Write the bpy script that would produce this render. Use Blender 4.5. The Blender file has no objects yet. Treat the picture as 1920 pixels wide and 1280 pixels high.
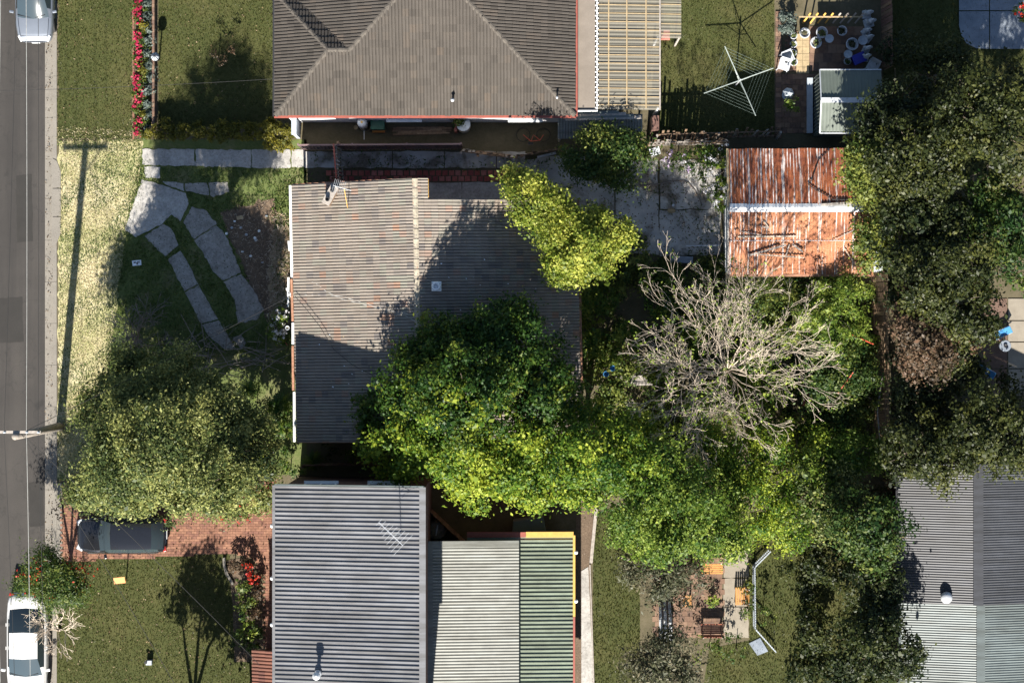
import bpy, bmesh, math, random
import numpy as np
from mathutils import Vector, Matrix

# ---------------------------------------------------------------- camera, sky, sun, exposure
SC = bpy.context.scene
COL = SC.collection
CAM_H = 90.0
PPM = 42.0                      # photograph pixels per metre on the ground
cd = bpy.data.cameras.new("camera")
cam = bpy.data.objects.new("camera", cd); COL.objects.link(cam)
cam.location = (0, 0, CAM_H); cam.rotation_euler = (0, 0, 0)
cd.sensor_width = 36.0; cd.lens = 36.0 * CAM_H / (1920 / PPM)
cd.clip_start = 1.0; cd.clip_end = 2000
SC.camera = cam
SUN_EL = math.radians(34.0); SUN_AZ = math.radians(184.7)
W = bpy.data.worlds.new("World"); SC.world = W; W.use_nodes = True
wn = W.node_tree.nodes; wl = W.node_tree.links
bg = wn["Background"]; sky = wn.new("ShaderNodeTexSky"); sky.sky_type = 'NISHITA'
sky.sun_disc = False; sky.sun_elevation = SUN_EL; sky.sun_rotation = SUN_AZ
sky.air_density = 1.0; sky.dust_density = 0.6; sky.ozone_density = 1.4
wl.new(sky.outputs[0], bg.inputs[0]); bg.inputs[1].default_value = 0.05
sd = bpy.data.lights.new("sun", 'SUN'); sd.energy = 5.0; sd.angle = math.radians(0.5); sd.color = (1.0, 0.94, 0.85)
sun = bpy.data.objects.new("sun", sd); COL.objects.link(sun)
to_sun = Vector((math.sin(SUN_AZ) * math.cos(SUN_EL), math.cos(SUN_AZ) * math.cos(SUN_EL), math.sin(SUN_EL)))
sun.rotation_euler = (-to_sun).to_track_quat('-Z', 'Y').to_euler()
sun.location = (0, -40, 60)
SC.view_settings.view_transform = 'Standard'; SC.view_settings.look = 'None'
SC.view_settings.exposure = 1.58; SC.view_settings.gamma = 1.0; SC.view_settings.use_curve_mapping = False
SC.render.engine = 'CYCLES'
SC.cycles.max_bounces = 6; SC.cycles.transparent_max_bounces = 8; SC.cycles.diffuse_bounces = 3
try:
    SC.cycles.use_denoising = True
except Exception:
    pass
random.seed(7); RNG = np.random.default_rng(7)

# ---------------------------------------------------------------- helpers
def P(px, py, h=0.0):
    k = (1 - h / CAM_H) / PPM
    return Vector(((px - 960) * k, (640 - py) * k, h))
def PP(pts, h=0.0): return [P(x, y, h) for x, y in pts]
U = random.uniform
Z3 = Vector((0, 0, 0))

def tag(o, label=None, cat=None, group=None, kind=None):
    if label: o["label"] = label
    if cat: o["category"] = cat
    if group: o["group"] = group
    if kind: o["kind"] = kind
    return o
def empty(name, loc, label=None, cat=None, group=None, kind=None, rz=0.0):
    o = bpy.data.objects.new(name, None); COL.objects.link(o)
    o.location = loc; o.rotation_euler = (0, 0, rz); o.empty_display_size = 0.2
    o["org"] = list(loc)
    return tag(o, label, cat, group, kind)
def org(o):
    if o is None: return Z3
    r = o
    while r.parent is not None: r = r.parent
    return r.location
def kids(o): return [c for c in o.children]
def copy_tree(o, parent=None):
    c = o.copy(); COL.objects.link(c); c.parent = parent
    for ch in list(o.children): copy_tree(ch, c)
    return c

class MB:
    """collects geometry in world (or local) coordinates, then links it as ONE mesh object"""
    def __init__(s): s.v = []; s.f = []
    def add(s, vs, fs):
        b = len(s.v); s.v += [tuple(q) for q in vs]; s.f += [tuple(i + b for i in f) for f in fs]; return s
    def box(s, c, size, rz=0.0, rx=0.0, ry=0.0, taper=1.0):
        hx, hy, hz = size[0] / 2, size[1] / 2, size[2] / 2
        m = Matrix.Translation(Vector(c)) @ Matrix.Rotation(rz, 4, 'Z') @ Matrix.Rotation(ry, 4, 'Y') @ Matrix.Rotation(rx, 4, 'X')
        vs = [m @ Vector((x * hx * (taper if z > 0 else 1), y * hy * (taper if z > 0 else 1), z * hz)) for z in (-1, 1) for y in (-1, 1) for x in (-1, 1)]
        return s.add(vs, [(0, 2, 3, 1), (4, 5, 7, 6), (0, 1, 5, 4), (2, 6, 7, 3), (0, 4, 6, 2), (1, 3, 7, 5)])
    def bar(s, a, b, w, h=None, up=Vector((0, 0, 1))):
        h = h or w; a = Vector(a); b = Vector(b); d = (b - a).normalized()
        if abs(d.dot(up)) > .98: up = Vector((1, 0, 0))
        x = d.cross(up).normalized(); y = x.cross(d)
        vs = [q + x * (i * w / 2) + y * (j * h / 2) for q in (a, b) for j in (-1, 1) for i in (-1, 1)]
        return s.add(vs, [(0, 1, 3, 2), (4, 6, 7, 5), (0, 4, 5, 1), (2, 3, 7, 6), (0, 2, 6, 4), (1, 5, 7, 3)])
    def prism(s, poly, z0, z1):
        n = len(poly)
        ar = sum(poly[i][0] * poly[(i + 1) % n][1] - poly[(i + 1) % n][0] * poly[i][1] for i in range(n))
        if ar < 0: poly = poly[::-1]
        vs = [(q[0], q[1], z0) for q in poly] + [(q[0], q[1], z1) for q in poly]
        fs = [tuple(range(n))[::-1], tuple(range(n, 2 * n))] + [(i, (i + 1) % n, (i + 1) % n + n, i + n) for i in range(n)]
        return s.add(vs, fs)
    def slab(s, poly, t):
        """a planar 3D polygon thickened downwards by t"""
        n = len(poly)
        vs = [tuple(q) for q in poly] + [(q[0], q[1], q[2] - t) for q in poly]
        fs = [tuple(range(n)), tuple(range(n, 2 * n))[::-1]] + [(i, i + n, (i + 1) % n + n, (i + 1) % n) for i in range(n)]
        return s.add(vs, fs)
    def sheet(s, poly, z):
        n = len(poly)
        ar = sum(poly[i][0] * poly[(i + 1) % n][1] - poly[(i + 1) % n][0] * poly[i][1] for i in range(n))
        if ar < 0: poly = poly[::-1]
        return s.add([(q[0], q[1], z) for q in poly], [tuple(range(n))])
    def tube(s, pts, r, n=6, cap=True):
        pts = [Vector(p) for p in pts]; m = len(pts)
        rs = r if isinstance(r, (list, tuple)) else [r] * m
        b = len(s.v); ref = None
        for i, p in enumerate(pts):
            d = (pts[min(i + 1, m - 1)] - pts[max(i - 1, 0)])
            d = d.normalized() if d.length > 1e-9 else Vector((0, 0, 1))
            if ref is None or abs(ref.dot(d)) > .95: ref = Vector((0, 0, 1)) if abs(d.z) < .9 else Vector((1, 0, 0))
            x = d.cross(ref).normalized(); y = d.cross(x)
            for k in range(n):
                a = 2 * math.pi * k / n
                s.v.append(tuple(p + (x * math.cos(a) + y * math.sin(a)) * rs[i]))
        for i in range(m - 1):
            for k in range(n):
                k2 = (k + 1) % n
                s.f.append((b + i * n + k, b + i * n + k2, b + (i + 1) * n + k2, b + (i + 1) * n + k))
        if cap:
            s.f.append(tuple(b + k for k in range(n))[::-1]); s.f.append(tuple(b + (m - 1) * n + k for k in range(n)))
        return s
    def lathe(s, prof, c=(0, 0, 0), n=16, sx=1.0, sy=1.0):
        b = len(s.v); m = len(prof)
        for r, z in prof:
            for k in range(n):
                a = 2 * math.pi * k / n
                s.v.append((c[0] + r * math.cos(a) * sx, c[1] + r * math.sin(a) * sy, c[2] + z))
        for i in range(m - 1):
            for k in range(n):
                k2 = (k + 1) % n
                s.f.append((b + i * n + k, b + i * n + k2, b + (i + 1) * n + k2, b + (i + 1) * n + k))
        s.f.append(tuple(b + k for k in range(n))[::-1]); s.f.append(tuple(b + (m - 1) * n + k for k in range(n)))
        return s
    def mesh(s, name, mat, o=Z3, smooth=False):
        me = bpy.data.meshes.new(name)
        me.from_pydata([(v[0] - o[0], v[1] - o[1], v[2] - o[2]) for v in s.v], [], s.f)
        me.materials.append(mat)
        if smooth: me.polygons.foreach_set("use_smooth", [True] * len(me.polygons))
        me.update(); return me
    def build(s, name, mat, parent=None, smooth=False, bevel=0.0, local=False):
        o = Z3 if local else org(parent)
        me = s.mesh(name, mat, o, smooth)
        ob = bpy.data.objects.new(name, me); COL.objects.link(ob); ob.parent = parent
        if bevel:
            bv = ob.modifiers.new("bevel", 'BEVEL'); bv.width = bevel; bv.segments = 2; bv.limit_method = 'ANGLE'
        return ob
def one(name, mb, mat, label, cat, group=None, smooth=False, bevel=0.0):
    """a thing that is a single mesh: origin at its base"""
    xs = np.array(mb.v); b = Vector((float(xs[:, 0].mean()), float(xs[:, 1].mean()), float(xs[:, 2].min())))
    me = mb.mesh(name, mat, b, smooth); ob = bpy.data.objects.new(name, me); COL.objects.link(ob); ob.location = b
    if bevel:
        bv = ob.modifiers.new("bevel", 'BEVEL'); bv.width = bevel; bv.segments = 2; bv.limit_method = 'ANGLE'
    return tag(ob, label, cat, group)
def struct(name, mb, mat, parent=None):
    ob = mb.build(name, mat, parent)
    if parent is None: ob["kind"] = "structure"
    return ob

def quads_mesh(name, verts, nper, mat, tint=None):
    """many separate polygons of nper corners each, fast"""
    n = len(verts); nf = n // nper
    me = bpy.data.meshes.new(name)
    me.vertices.add(n); me.vertices.foreach_set("co", np.ascontiguousarray(verts, dtype=np.float32).ravel())
    me.loops.add(n); me.loops.foreach_set("vertex_index", np.arange(n, dtype=np.int32))
    me.polygons.add(nf); me.polygons.foreach_set("loop_start", np.arange(0, n, nper, dtype=np.int32))
    try: me.polygons.foreach_set("loop_total", np.full(nf, nper, dtype=np.int32))
    except Exception: pass
    if tint is not None:
        at = me.attributes.new("tint", 'FLOAT', 'FACE'); at.data.foreach_set("value", np.ascontiguousarray(tint, dtype=np.float32))
    me.materials.append(mat); me.update(calc_edges=True); me.validate()
    return me

# ---------------------------------------------------------------- materials (procedural)
def ramp(nt, fac, stops):
    r = nt.nodes.new("ShaderNodeValToRGB"); el = r.color_ramp.elements
    while len(el) < len(stops): el.new(0.5)
    for e, (p, c) in zip(el, stops): e.position = p; e.color = (c[0], c[1], c[2], 1)
    nt.links.new(fac, r.inputs[0]); return r.outputs[0]
def noise(nt, vec, scale, detail=4, rough=.6, dist=0.0):
    n = nt.nodes.new("ShaderNodeTexNoise"); n.inputs["Scale"].default_value = scale; n.inputs["Detail"].default_value = detail
    n.inputs["Roughness"].default_value = rough; n.inputs["Distortion"].default_value = dist
    if vec is not None: nt.links.new(vec, n.inputs["Vector"])
    return n.outputs[0]
def mixc(nt, fac, a, b, mode='MIX'):
    m = nt.nodes.new("ShaderNodeMix"); m.data_type = 'RGBA'; m.blend_type = mode
    for s, k in ((fac, 0), (a, 6), (b, 7)):
        if isinstance(s, (int, float)): m.inputs[k].default_value = s
        elif isinstance(s, (tuple, list)): m.inputs[k].default_value = (s[0], s[1], s[2], 1)
        else: nt.links.new(s, m.inputs[k])
    return m.outputs[2]
def position(nt, scale=None, rot=None):
    g = nt.nodes.new("ShaderNodeNewGeometry"); out = g.outputs["Position"]
    if scale or rot:
        m = nt.nodes.new("ShaderNodeMapping")
        if scale: m.inputs["Scale"].default_value = scale
        if rot: m.inputs["Rotation"].default_value = rot
        nt.links.new(out, m.inputs[0]); out = m.outputs[0]
    return out
def newmat(name):
    m = bpy.data.materials.new(name); m.use_nodes = True
    return m, m.node_tree, m.node_tree.nodes["Principled BSDF"]
def bump(nt, b, h, strength, dist=.02):
    n = nt.nodes.new("ShaderNodeBump"); n.inputs["Strength"].default_value = strength; n.inputs["Distance"].default_value = dist
    nt.links.new(h, n.inputs["Height"]); nt.links.new(n.outputs[0], b.inputs["Normal"])
def flat(name, c, rough=.6, metal=0.0, var=.18, scale=6.0, bmp=0.0, streak=None, objvar=0.0):
    m, nt, b = newmat(name); p = position(nt)
    f = noise(nt, p, scale, 5)
    lo = tuple(x * (1 - var) for x in c); hi = tuple(min(1, x * (1 + var)) for x in c)
    col = ramp(nt, f, [(.3, lo), (.7, hi)])
    if streak:      # dirt washed along the ribs, blotches and pinpoint rust
        s = ramp(nt, noise(nt, position(nt, streak), 1.0, 6, .72), [(.42, (1.08, 1.08, 1.07)), (.62, (.74, .72, .68))])
        col = mixc(nt, 1.0, col, s, 'MULTIPLY')
        d = ramp(nt, noise(nt, p, 5.5, 3, .8), [(.70, (0, 0, 0)), (.78, (.55, .55, .55))]); col = mixc(nt, d, col, (c[0] * .45, c[1] * .40, c[2] * .32))
    if objvar:
        oi = nt.nodes.new("ShaderNodeObjectInfo"); mr = nt.nodes.new("ShaderNodeMapRange"); nt.links.new(oi.outputs["Random"], mr.inputs[0])
        mr.inputs[3].default_value = 1 - objvar; mr.inputs[4].default_value = 1 + objvar
        h = nt.nodes.new("ShaderNodeHueSaturation"); nt.links.new(mr.outputs[0], h.inputs["Value"]); nt.links.new(col, h.inputs["Color"]); col = h.outputs[0]
    nt.links.new(col, b.inputs["Base Color"])
    b.inputs["Roughness"].default_value = rough; b.inputs["Metallic"].default_value = metal
    if bmp: bump(nt, b, noise(nt, p, scale * 8, 3), bmp)
    return m
def surf(name, stops, scale, rough=.9, stops2=None, scale2=20, mixamt=.5, speck=None, speck_scale=60, speck_thr=.68, bmp=.4, bscale=40, stretch=None, mask_scale=None, mask=(.45, .6)):
    """noise-ramped ground-like surface with a second layer and fine specks"""
    m, nt, b = newmat(name); p = position(nt, stretch)
    c = ramp(nt, noise(nt, p, scale, 6, .65), stops)
    if stops2:
        c2 = ramp(nt, noise(nt, p, scale2, 5, .7), stops2)
        if mask_scale:
            mk = nt.nodes.new("ShaderNodeMapRange"); nt.links.new(noise(nt, p, mask_scale, 5, .6, .3), mk.inputs[0])
            mk.inputs[1].default_value = mask[0]; mk.inputs[2].default_value = mask[1]; c = mixc(nt, mk.outputs[0], c, c2)
        else: c = mixc(nt, mixamt, c, c2)
    if speck:
        s = ramp(nt, noise(nt, p, speck_scale, 2, .5), [(speck_thr, (0, 0, 0)), (min(1, speck_thr + .05), (1, 1, 1))])
        c = mixc(nt, s, c, speck)
    nt.links.new(c, b.inputs["Base Color"]); b.inputs["Roughness"].default_value = rough
    b.inputs["Specular IOR Level"].default_value = .25
    if bmp: bump(nt, b, noise(nt, p, bscale, 4, .7), bmp)
    return m
def leafmat(name, dark, mid, bright, trans=.35, gloss=.25):
    m = bpy.data.materials.new(name); m.use_nodes = True; nt = m.node_tree; nt.nodes.remove(nt.nodes["Principled BSDF"])
    out = nt.nodes["Material Output"]
    a = nt.nodes.new("ShaderNodeAttribute"); a.attribute_name = "tint"
    c = ramp(nt, a.outputs["Fac"], [(0.0, dark), (.55, mid), (1.0, bright)])
    b = nt.nodes.new("ShaderNodeBsdfPrincipled"); nt.links.new(c, b.inputs["Base Color"])
    b.inputs["Roughness"].default_value = .5; b.inputs["Specular IOR Level"].default_value = gloss
    t = nt.nodes.new("ShaderNodeBsdfTranslucent")
    h = nt.nodes.new("ShaderNodeHueSaturation"); h.inputs["Value"].default_value = 1.5; h.inputs["Hue"].default_value = .49
    nt.links.new(c, h.inputs["Color"]); nt.links.new(h.outputs[0], t.inputs[0])
    x = nt.nodes.new("ShaderNodeMixShader"); x.inputs[0].default_value = trans
    nt.links.new(b.outputs[0], x.inputs[1]); nt.links.new(t.outputs[0], x.inputs[2]); nt.links.new(x.outputs[0], out.inputs[0])
    return m
def tilemat(name, cols, stain, lichen):
    m, nt, b = newmat(name)
    a = nt.nodes.new("ShaderNodeAttribute"); a.attribute_name = "tint"
    n = len(cols); c = ramp(nt, a.outputs["Fac"], [(i / (n - 1), q) for i, q in enumerate(cols)])
    p = position(nt)
    s = nt.nodes.new("ShaderNodeMapRange"); nt.links.new(noise(nt, p, .8, 6, .7), s.inputs[0]); s.inputs[1].default_value = .4; s.inputs[2].default_value = .75
    c = mixc(nt, s.outputs[0], c, mixc(nt, .6, c, stain))
    l = ramp(nt, noise(nt, p, 14, 4, .75), [(.62, (0, 0, 0)), (.72, (1, 1, 1))])
    lm = nt.nodes.new("ShaderNodeMath"); lm.operation = 'MULTIPLY'; lm.inputs[1].default_value = .5; nt.links.new(l, lm.inputs[0])
    c = mixc(nt, lm.outputs[0], c, lichen)
    nt.links.new(c, b.inputs["Base Color"]); b.inputs["Roughness"].default_value = .9; b.inputs["Specular IOR Level"].default_value = .2
    bump(nt, b, noise(nt, p, 60, 3), .3); return m
def rustmat(name, pitch=.128, thr=.535, cols=((.10, .030, .018), (.22, .065, .028), (.38, .125, .045), (.52, .24, .10))):
    """iron sheet: rust in patches, bare zinc left along the crests of some corrugations, a few lap joints almost free of rust"""
    m, nt, b = newmat(name); p = position(nt); ps = position(nt, (1.0 / pitch, .30, 1.0))
    c = ramp(nt, noise(nt, p, 1.1, 7, .7), list(zip((.3, .45, .6, .75), cols)))
    fine = ramp(nt, noise(nt, p, 24, 4, .7), [(.35, (.5, .45, .45)), (.65, (1.2, 1.15, 1.1))])
    c = mixc(nt, 1.0, c, fine, 'MULTIPLY')
    sx = nt.nodes.new("ShaderNodeSeparateXYZ"); nt.links.new(p, sx.inputs[0])
    def mth(op, a, v=None):
        n = nt.nodes.new("ShaderNodeMath"); n.operation = op
        for k, q in ((0, a), (1, v)):
            if q is None: continue
            if isinstance(q, (int, float)): n.inputs[k].default_value = q
            else: nt.links.new(q, n.inputs[k])
        return n.outputs[0]
    crest = mth('SINE', mth('MULTIPLY', sx.outputs[0], 2 * math.pi / pitch))
    wear = noise(nt, ps, 1.0, 6, .75)
    z = mth('ADD', mth('MULTIPLY', crest, .075), wear)
    lap = mth('LESS_THAN', mth('MODULO', mth('ADD', sx.outputs[0], 100.0), .76), .055)
    z = mth('ADD', z, mth('MULTIPLY', lap, .16))
    zf = ramp(nt, z, [(thr + .02, (0, 0, 0)), (thr + .07, (1, 1, 1))])
    c = mixc(nt, zf, c, ramp(nt, noise(nt, p, 6, 4), [(.35, (.36, .30, .27)), (.65, (.68, .66, .64))]))
    nt.links.new(c, b.inputs["Base Color"]); b.inputs["Roughness"].default_value = .7
    return m
def glassmat(name, c=(.03, .045, .055)):
    m, nt, b = newmat(name); b.inputs["Base Color"].default_value = (*c, 1); b.inputs["Roughness"].default_value = .06
    b.inputs["Specular IOR Level"].default_value = .6; return m
def paintmat(name, c, rough=.3, coat=.6, metal=0.0):
    m, nt, b = newmat(name); p = position(nt)
    nt.links.new(ramp(nt, noise(nt, p, 3, 5), [(.3, tuple(x * .9 for x in c)), (.7, c)]), b.inputs["Base Color"])
    b.inputs["Roughness"].default_value = rough; b.inputs["Coat Weight"].default_value = coat; b.inputs["Metallic"].default_value = metal
    return m
def sheetmat(name, c, alpha):
    m = bpy.data.materials.new(name); m.use_nodes = True; nt = m.node_tree; b = nt.nodes["Principled BSDF"]; out = nt.nodes["Material Output"]
    b.inputs["Base Color"].default_value = (*c, 1); b.inputs["Roughness"].default_value = .5
    t = nt.nodes.new("ShaderNodeBsdfTransparent"); x = nt.nodes.new("ShaderNodeMixShader"); x.inputs[0].default_value = alpha
    nt.links.new(t.outputs[0], x.inputs[1]); nt.links.new(b.outputs[0], x.inputs[2]); nt.links.new(x.outputs[0], out.inputs[0]); return m

M = {}
M['soil'] = surf('soil', [(.3, (.07, .05, .035)), (.7, (.15, .115, .08))], 1.5, stops2=[(.3, (.05, .06, .02)), (.7, (.11, .10, .06))], scale2=9, speck=(.22, .19, .15), speck_scale=40)
def roadmat():
    m, nt, b = newmat('asphalt'); p = position(nt)
    c = ramp(nt, noise(nt, p, .5, 6, .7), [(.3, (.026, .024, .022)), (.5, (.037, .034, .031)), (.7, (.052, .047, .042))])
    c = mixc(nt, .55, c, ramp(nt, noise(nt, p, 60, 4, .7), [(.35, (.02, .018, .016)), (.65, (.058, .052, .047))]))
    v = nt.nodes.new("ShaderNodeTexVoronoi"); v.feature = 'DISTANCE_TO_EDGE'; v.inputs["Scale"].default_value = .42
    w = nt.nodes.new("ShaderNodeVectorMath"); w.operation = 'ADD'; nn = nt.nodes.new("ShaderNodeTexNoise"); nn.inputs["Scale"].default_value = 2.2; nn.inputs["Detail"].default_value = 6
    nt.links.new(p, nn.inputs["Vector"]); nt.links.new(p, w.inputs[0]); nt.links.new(nn.outputs["Color"], w.inputs[1]); nt.links.new(w.outputs[0], v.inputs["Vector"])
    c = mixc(nt, ramp(nt, v.outputs["Distance"], [(.003, (.45, .45, .45)), (.012, (0, 0, 0))]), c, (.018, .017, .016))
    wheel = ramp(nt, noise(nt, position(nt, (1.1, .05, 1)), 1.0, 4, .6), [(.40, (1.12, 1.11, 1.10)), (.60, (.78, .78, .79))]); c = mixc(nt, 1.0, c, wheel, 'MULTIPLY')
    oil = ramp(nt, noise(nt, p, 1.3, 3, .5), [(.66, (0, 0, 0)), (.74, (.6, .6, .6))]); c = mixc(nt, oil, c, (.016, .015, .014))
    nt.links.new(c, b.inputs["Base Color"]); b.inputs["Roughness"].default_value = .9; bump(nt, b, noise(nt, p, 120, 3), .4); return m
M['asphalt'] = roadmat(); M['asphalt_patch'] = surf('asphalt_patch', [(.3, (.022, .021, .020)), (.7, (.034, .032, .030))], 2.0, stops2=[(.3, (.018, .017, .016)), (.7, (.05, .047, .043))], scale2=60, bscale=120)
M['kerb'] = surf('kerb_concrete', [(.3, (.14, .128, .11)), (.7, (.22, .20, .17))], 1.2, stops2=[(.3, (.13, .12, .1)), (.7, (.28, .26, .23))], scale2=25, bmp=.2)
M['concrete'] = surf('old_concrete', [(.32, (.20, .19, .175)), (.5, (.34, .33, .31)), (.7, (.48, .46, .43))], 1.4, stops2=[(.3, (.14, .13, .115)), (.7, (.52, .50, .47))], scale2=9, mixamt=.45, speck=(.07, .065, .055), speck_scale=22, speck_thr=.66, bmp=.5)
M['concrete_worn'] = surf('worn_brown_concrete', [(.32, (.17, .155, .14)), (.5, (.29, .27, .25)), (.7, (.42, .40, .37))], 1.6, stops2=[(.3, (.09, .08, .06)), (.7, (.40, .38, .35))], scale2=8, mixamt=.5, speck=(.05, .06, .025), speck_scale=18, speck_thr=.63, bmp=.5)
M['concrete_dirty'] = surf('dirty_concrete', [(.3, (.32, .31, .295)), (.7, (.56, .54, .51))], 1.0, stops2=[(.3, (.11, .095, .075)), (.7, (.26, .23, .185))], scale2=12, mask_scale=.8, mask=(.50, .62), speck=(.42, .41, .39), speck_scale=25, speck_thr=.73, bmp=.5)
M['dry_grass'] = surf('dry_grass_ground', [(.30, (.15, .18, .045)), (.44, (.28, .27, .11)), (.56, (.46, .40, .24)), (.75, (.60, .52, .37))], .55, stops2=[(.3, (.14, .17, .045)), (.7, (.56, .49, .33))], scale2=9, mixamt=.5, speck=(.06, .07, .02), speck_scale=11, speck_thr=.66, bmp=.8, bscale=25)
M['lawn'] = surf('mown_lawn', [(.30, (.028, .042, .009)), (.5, (.048, .056, .014)), (.66, (.085, .078, .028)), (.8, (.12, .098, .055))], .38, stops2=[(.3, (.022, .034, .007)), (.7, (.085, .080, .028))], scale2=7, mixamt=.5, speck=(.11, .09, .05), speck_scale=16, speck_thr=.69, bmp=.7, bscale=35)
M['rough_grass'] = surf('rough_grass_ground', [(.3, (.045, .075, .016)), (.5, (.085, .12, .032)), (.62, (.16, .15, .075)), (.75, (.22, .18, .12))], .9, stops2=[(.3, (.05, .08, .018)), (.7, (.17, .17, .07))], scale2=11, mixamt=.5, bmp=.8, bscale=30)
M['mulch'] = surf('mulch_ground', [(.3, (.06, .04, .028)), (.7, (.16, .11, .075))], 2.2, stops2=[(.3, (.04, .028, .02)), (.7, (.22, .17, .12))], scale2=16, speck=(.36, .32, .27), speck_scale=18, speck_thr=.7, bmp=.9, bscale=22)
M['straw'] = surf('straw_litter', [(.3, (.22, .15, .09)), (.7, (.46, .36, .24))], 2.0, stops2=[(.3, (.12, .13, .05)), (.7, (.5, .42, .3))], scale2=10, bmp=.8, bscale=22)
M['paver_red'] = [flat('red_paver_%d' % i, c, .85, 0, .25, 9, .3) for i, c in enumerate([(.30, .075, .055), (.36, .11, .08), (.24, .065, .055), (.38, .14, .11)])]
M['brick_pave'] = [flat('brick_paving_%d' % i, c, .9, 0, .25, 7, .3) for i, c in enumerate([(.20, .095, .06), (.24, .12, .075), (.17, .08, .055)])]
M['stone_pave'] = flat('sandstone_paving', (.34, .26, .15), .9, 0, .2, 5, .3)
M['brown_pave'] = [flat('brown_paving_%d' % i, c, .9, 0, .2, 6, .3) for i, c in enumerate([(.15, .09, .06), (.19, .12, .08), (.12, .075, .055)])]
M['tile_main'] = tilemat('weathered_roof_tile', [(.165, .15, .14), (.22, .195, .17), (.245, .21, .175), (.265, .23, .195), (.24, .23, .19), (.275, .20, .16), (.30, .19, .135)], (.14, .12, .105), (.44, .42, .37))
M['tile_dark'] = tilemat('grey_brown_roof_tile', [(.052, .046, .040), (.066, .058, .050), (.076, .067, .058), (.088, .072, .058)], (.05, .045, .04), (.15, .14, .12))
M['tile_terra'] = tilemat('terracotta_roof_tile', [(.18, .085, .06), (.22, .10, .07), (.15, .07, .055)], (.1, .05, .04), (.22, .18, .15))
M['cap_main'] = flat('roof_ridge_mortar_tile', (.33, .29, .22), .9, 0, .3, 5, .3)
M['cap_dark'] = flat('dark_ridge_tile', (.080, .070, .058), .9, 0, .25, 5, .3)
M['rust'] = rustmat('rusted_corrugated_iron', thr=.545); M['rust_orange_lit'] = rustmat('orange_rusted_iron_lit', thr=.572, cols=((.15, .055, .032), (.33, .135, .065), (.47, .22, .11), (.58, .34, .21)))  # second rust has less zinc; the sun-facing slope's brightness is put into its colour
M['metal_grey'] = flat('grey_painted_roof_steel', (.15, .153, .162), .45, 0, .10, 1.2, streak=(.35, 3.5, 1), objvar=.09)
M['metal_pale'] = flat('pale_weathered_roof_steel', (.16, .165, .15), .55, 0, .12, 2.0, streak=(.5, 5, 1), objvar=.09)
M['metal_green'] = flat('pale_green_roof_steel', (.16, .19, .145), .5, 0, .1, 2.0, streak=(.5, 4, 1), objvar=.08)
M['metal_dark'] = flat('charcoal_roof_steel', (.04, .042, .048), .5, 0, .15, 1.5, streak=(.4, 4, 1), objvar=.16)
M['metal_mid'] = flat('blue_grey_roof_steel', (.10, .12, .12), .5, 0, .12, 1.5, streak=(.4, 4, 1), objvar=.12)
M['shed_green'] = flat('grey_green_shed_steel', (.11, .13, .11), .5, 0, .1, 2)
M['white_metal'] = flat('white_painted_metal', (.75, .76, .76), .4, 0, .06, 4)
M['galv'] = flat('galvanised_metal', (.52, .54, .56), .4, .3, .12, 5)
M['white_wall'] = flat('white_rendered_wall', (.55, .56, .58), .85, 0, .08, 2)
M['dark_brick'] = flat('dark_brick_wall', (.13, .07, .055), .9, 0, .25, 10, .4)
M['fibro'] = flat('pale_blue_fibro_wall', (.34, .38, .42), .8, 0, .12, 3)
M['beige'] = surf('beige_membrane_roof', [(.3, (.17, .145, .12)), (.7, (.21, .18, .15))], 2.0, bmp=.2, bscale=60)
M['timber_pale'] = flat('weathered_grey_timber', (.30, .27, .24), .9, 0, .3, 9, .3)
M['timber_brown'] = [flat('brown_fence_timber_%d' % i, c, .9, 0, .3, 8, .3) for i, c in enumerate([(.20, .13, .08), (.27, .18, .11), (.15, .10, .065), (.33, .23, .14)])]
M['timber_orange'] = flat('oiled_orange_timber', (.42, .20, .055), .6, 0, .2, 9)
M['timber_red'] = flat('red_brown_timber', (.24, .075, .04), .6, 0, .2, 9)
M['fascia_yellow'] = flat('yellow_painted_fascia', (.52, .30, .07), .6, 0, .12, 6)
M['fascia_red'] = flat('red_painted_fascia', (.26, .07, .05), .6, 0, .15, 6)
M['fence_metal'] = flat('plum_ribbed_fence_steel', (.17, .115, .115), .6, 0, .1, 3)
M['gutter_rust'] = flat('rusty_gutter', (.30, .15, .09), .7, 0, .35, 6)
M['pole_wood'] = flat('grey_pole_timber', (.24, .21, .18), .9, 0, .25, 10, .4)
M['bark'] = flat('brown_bark', (.12, .095, .07), .95, 0, .35, 12, .5)
M['bark_pale'] = flat('pale_cream_bark', (.46, .39, .31), .85, 0, .25, 9, .2)
M['bark_grey'] = flat('grey_twig_bark', (.19, .165, .145), .9, 0, .3, 12)
M['bark_white'] = flat('white_bark', (.24, .25, .26), .85, 0, .2, 12)
M['cable'] = flat('black_cable', (.02, .02, .02), .6)
M['cable_pale'] = flat('pale_cable', (.38, .38, .36), .5)
M['black'] = flat('black_plastic', (.02, .02, .022), .5)
M['tyre'] = flat('black_tyre', (.022, .022, .022), .85)
M['rim'] = flat('alloy_rim', (.45, .46, .47), .35, .6)
M['glass'] = glassmat('car_glass')
M['pane'] = glassmat('window_pane', (.05, .06, .07))
M['lamp_red'] = paintmat('tail_lamp_red', (.35, .02, .015)); M['lamp_clear'] = paintmat('headlamp_clear', (.55, .57, .6))
M['car_silver'] = paintmat('silver_car_paint', (.20, .225, .265), .35, .6, .4)
M['car_white'] = paintmat('white_car_paint', (.62, .62, .61), .3, .5)
M['car_black'] = paintmat('black_car_paint', (.012, .013, .016), .2, .8)
M['blue_sling'] = flat('blue_sling_fabric', (.04, .20, .42), .7); M['blue_plastic'] = flat('blue_plastic', (.015, .02, .28), .45)
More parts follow.
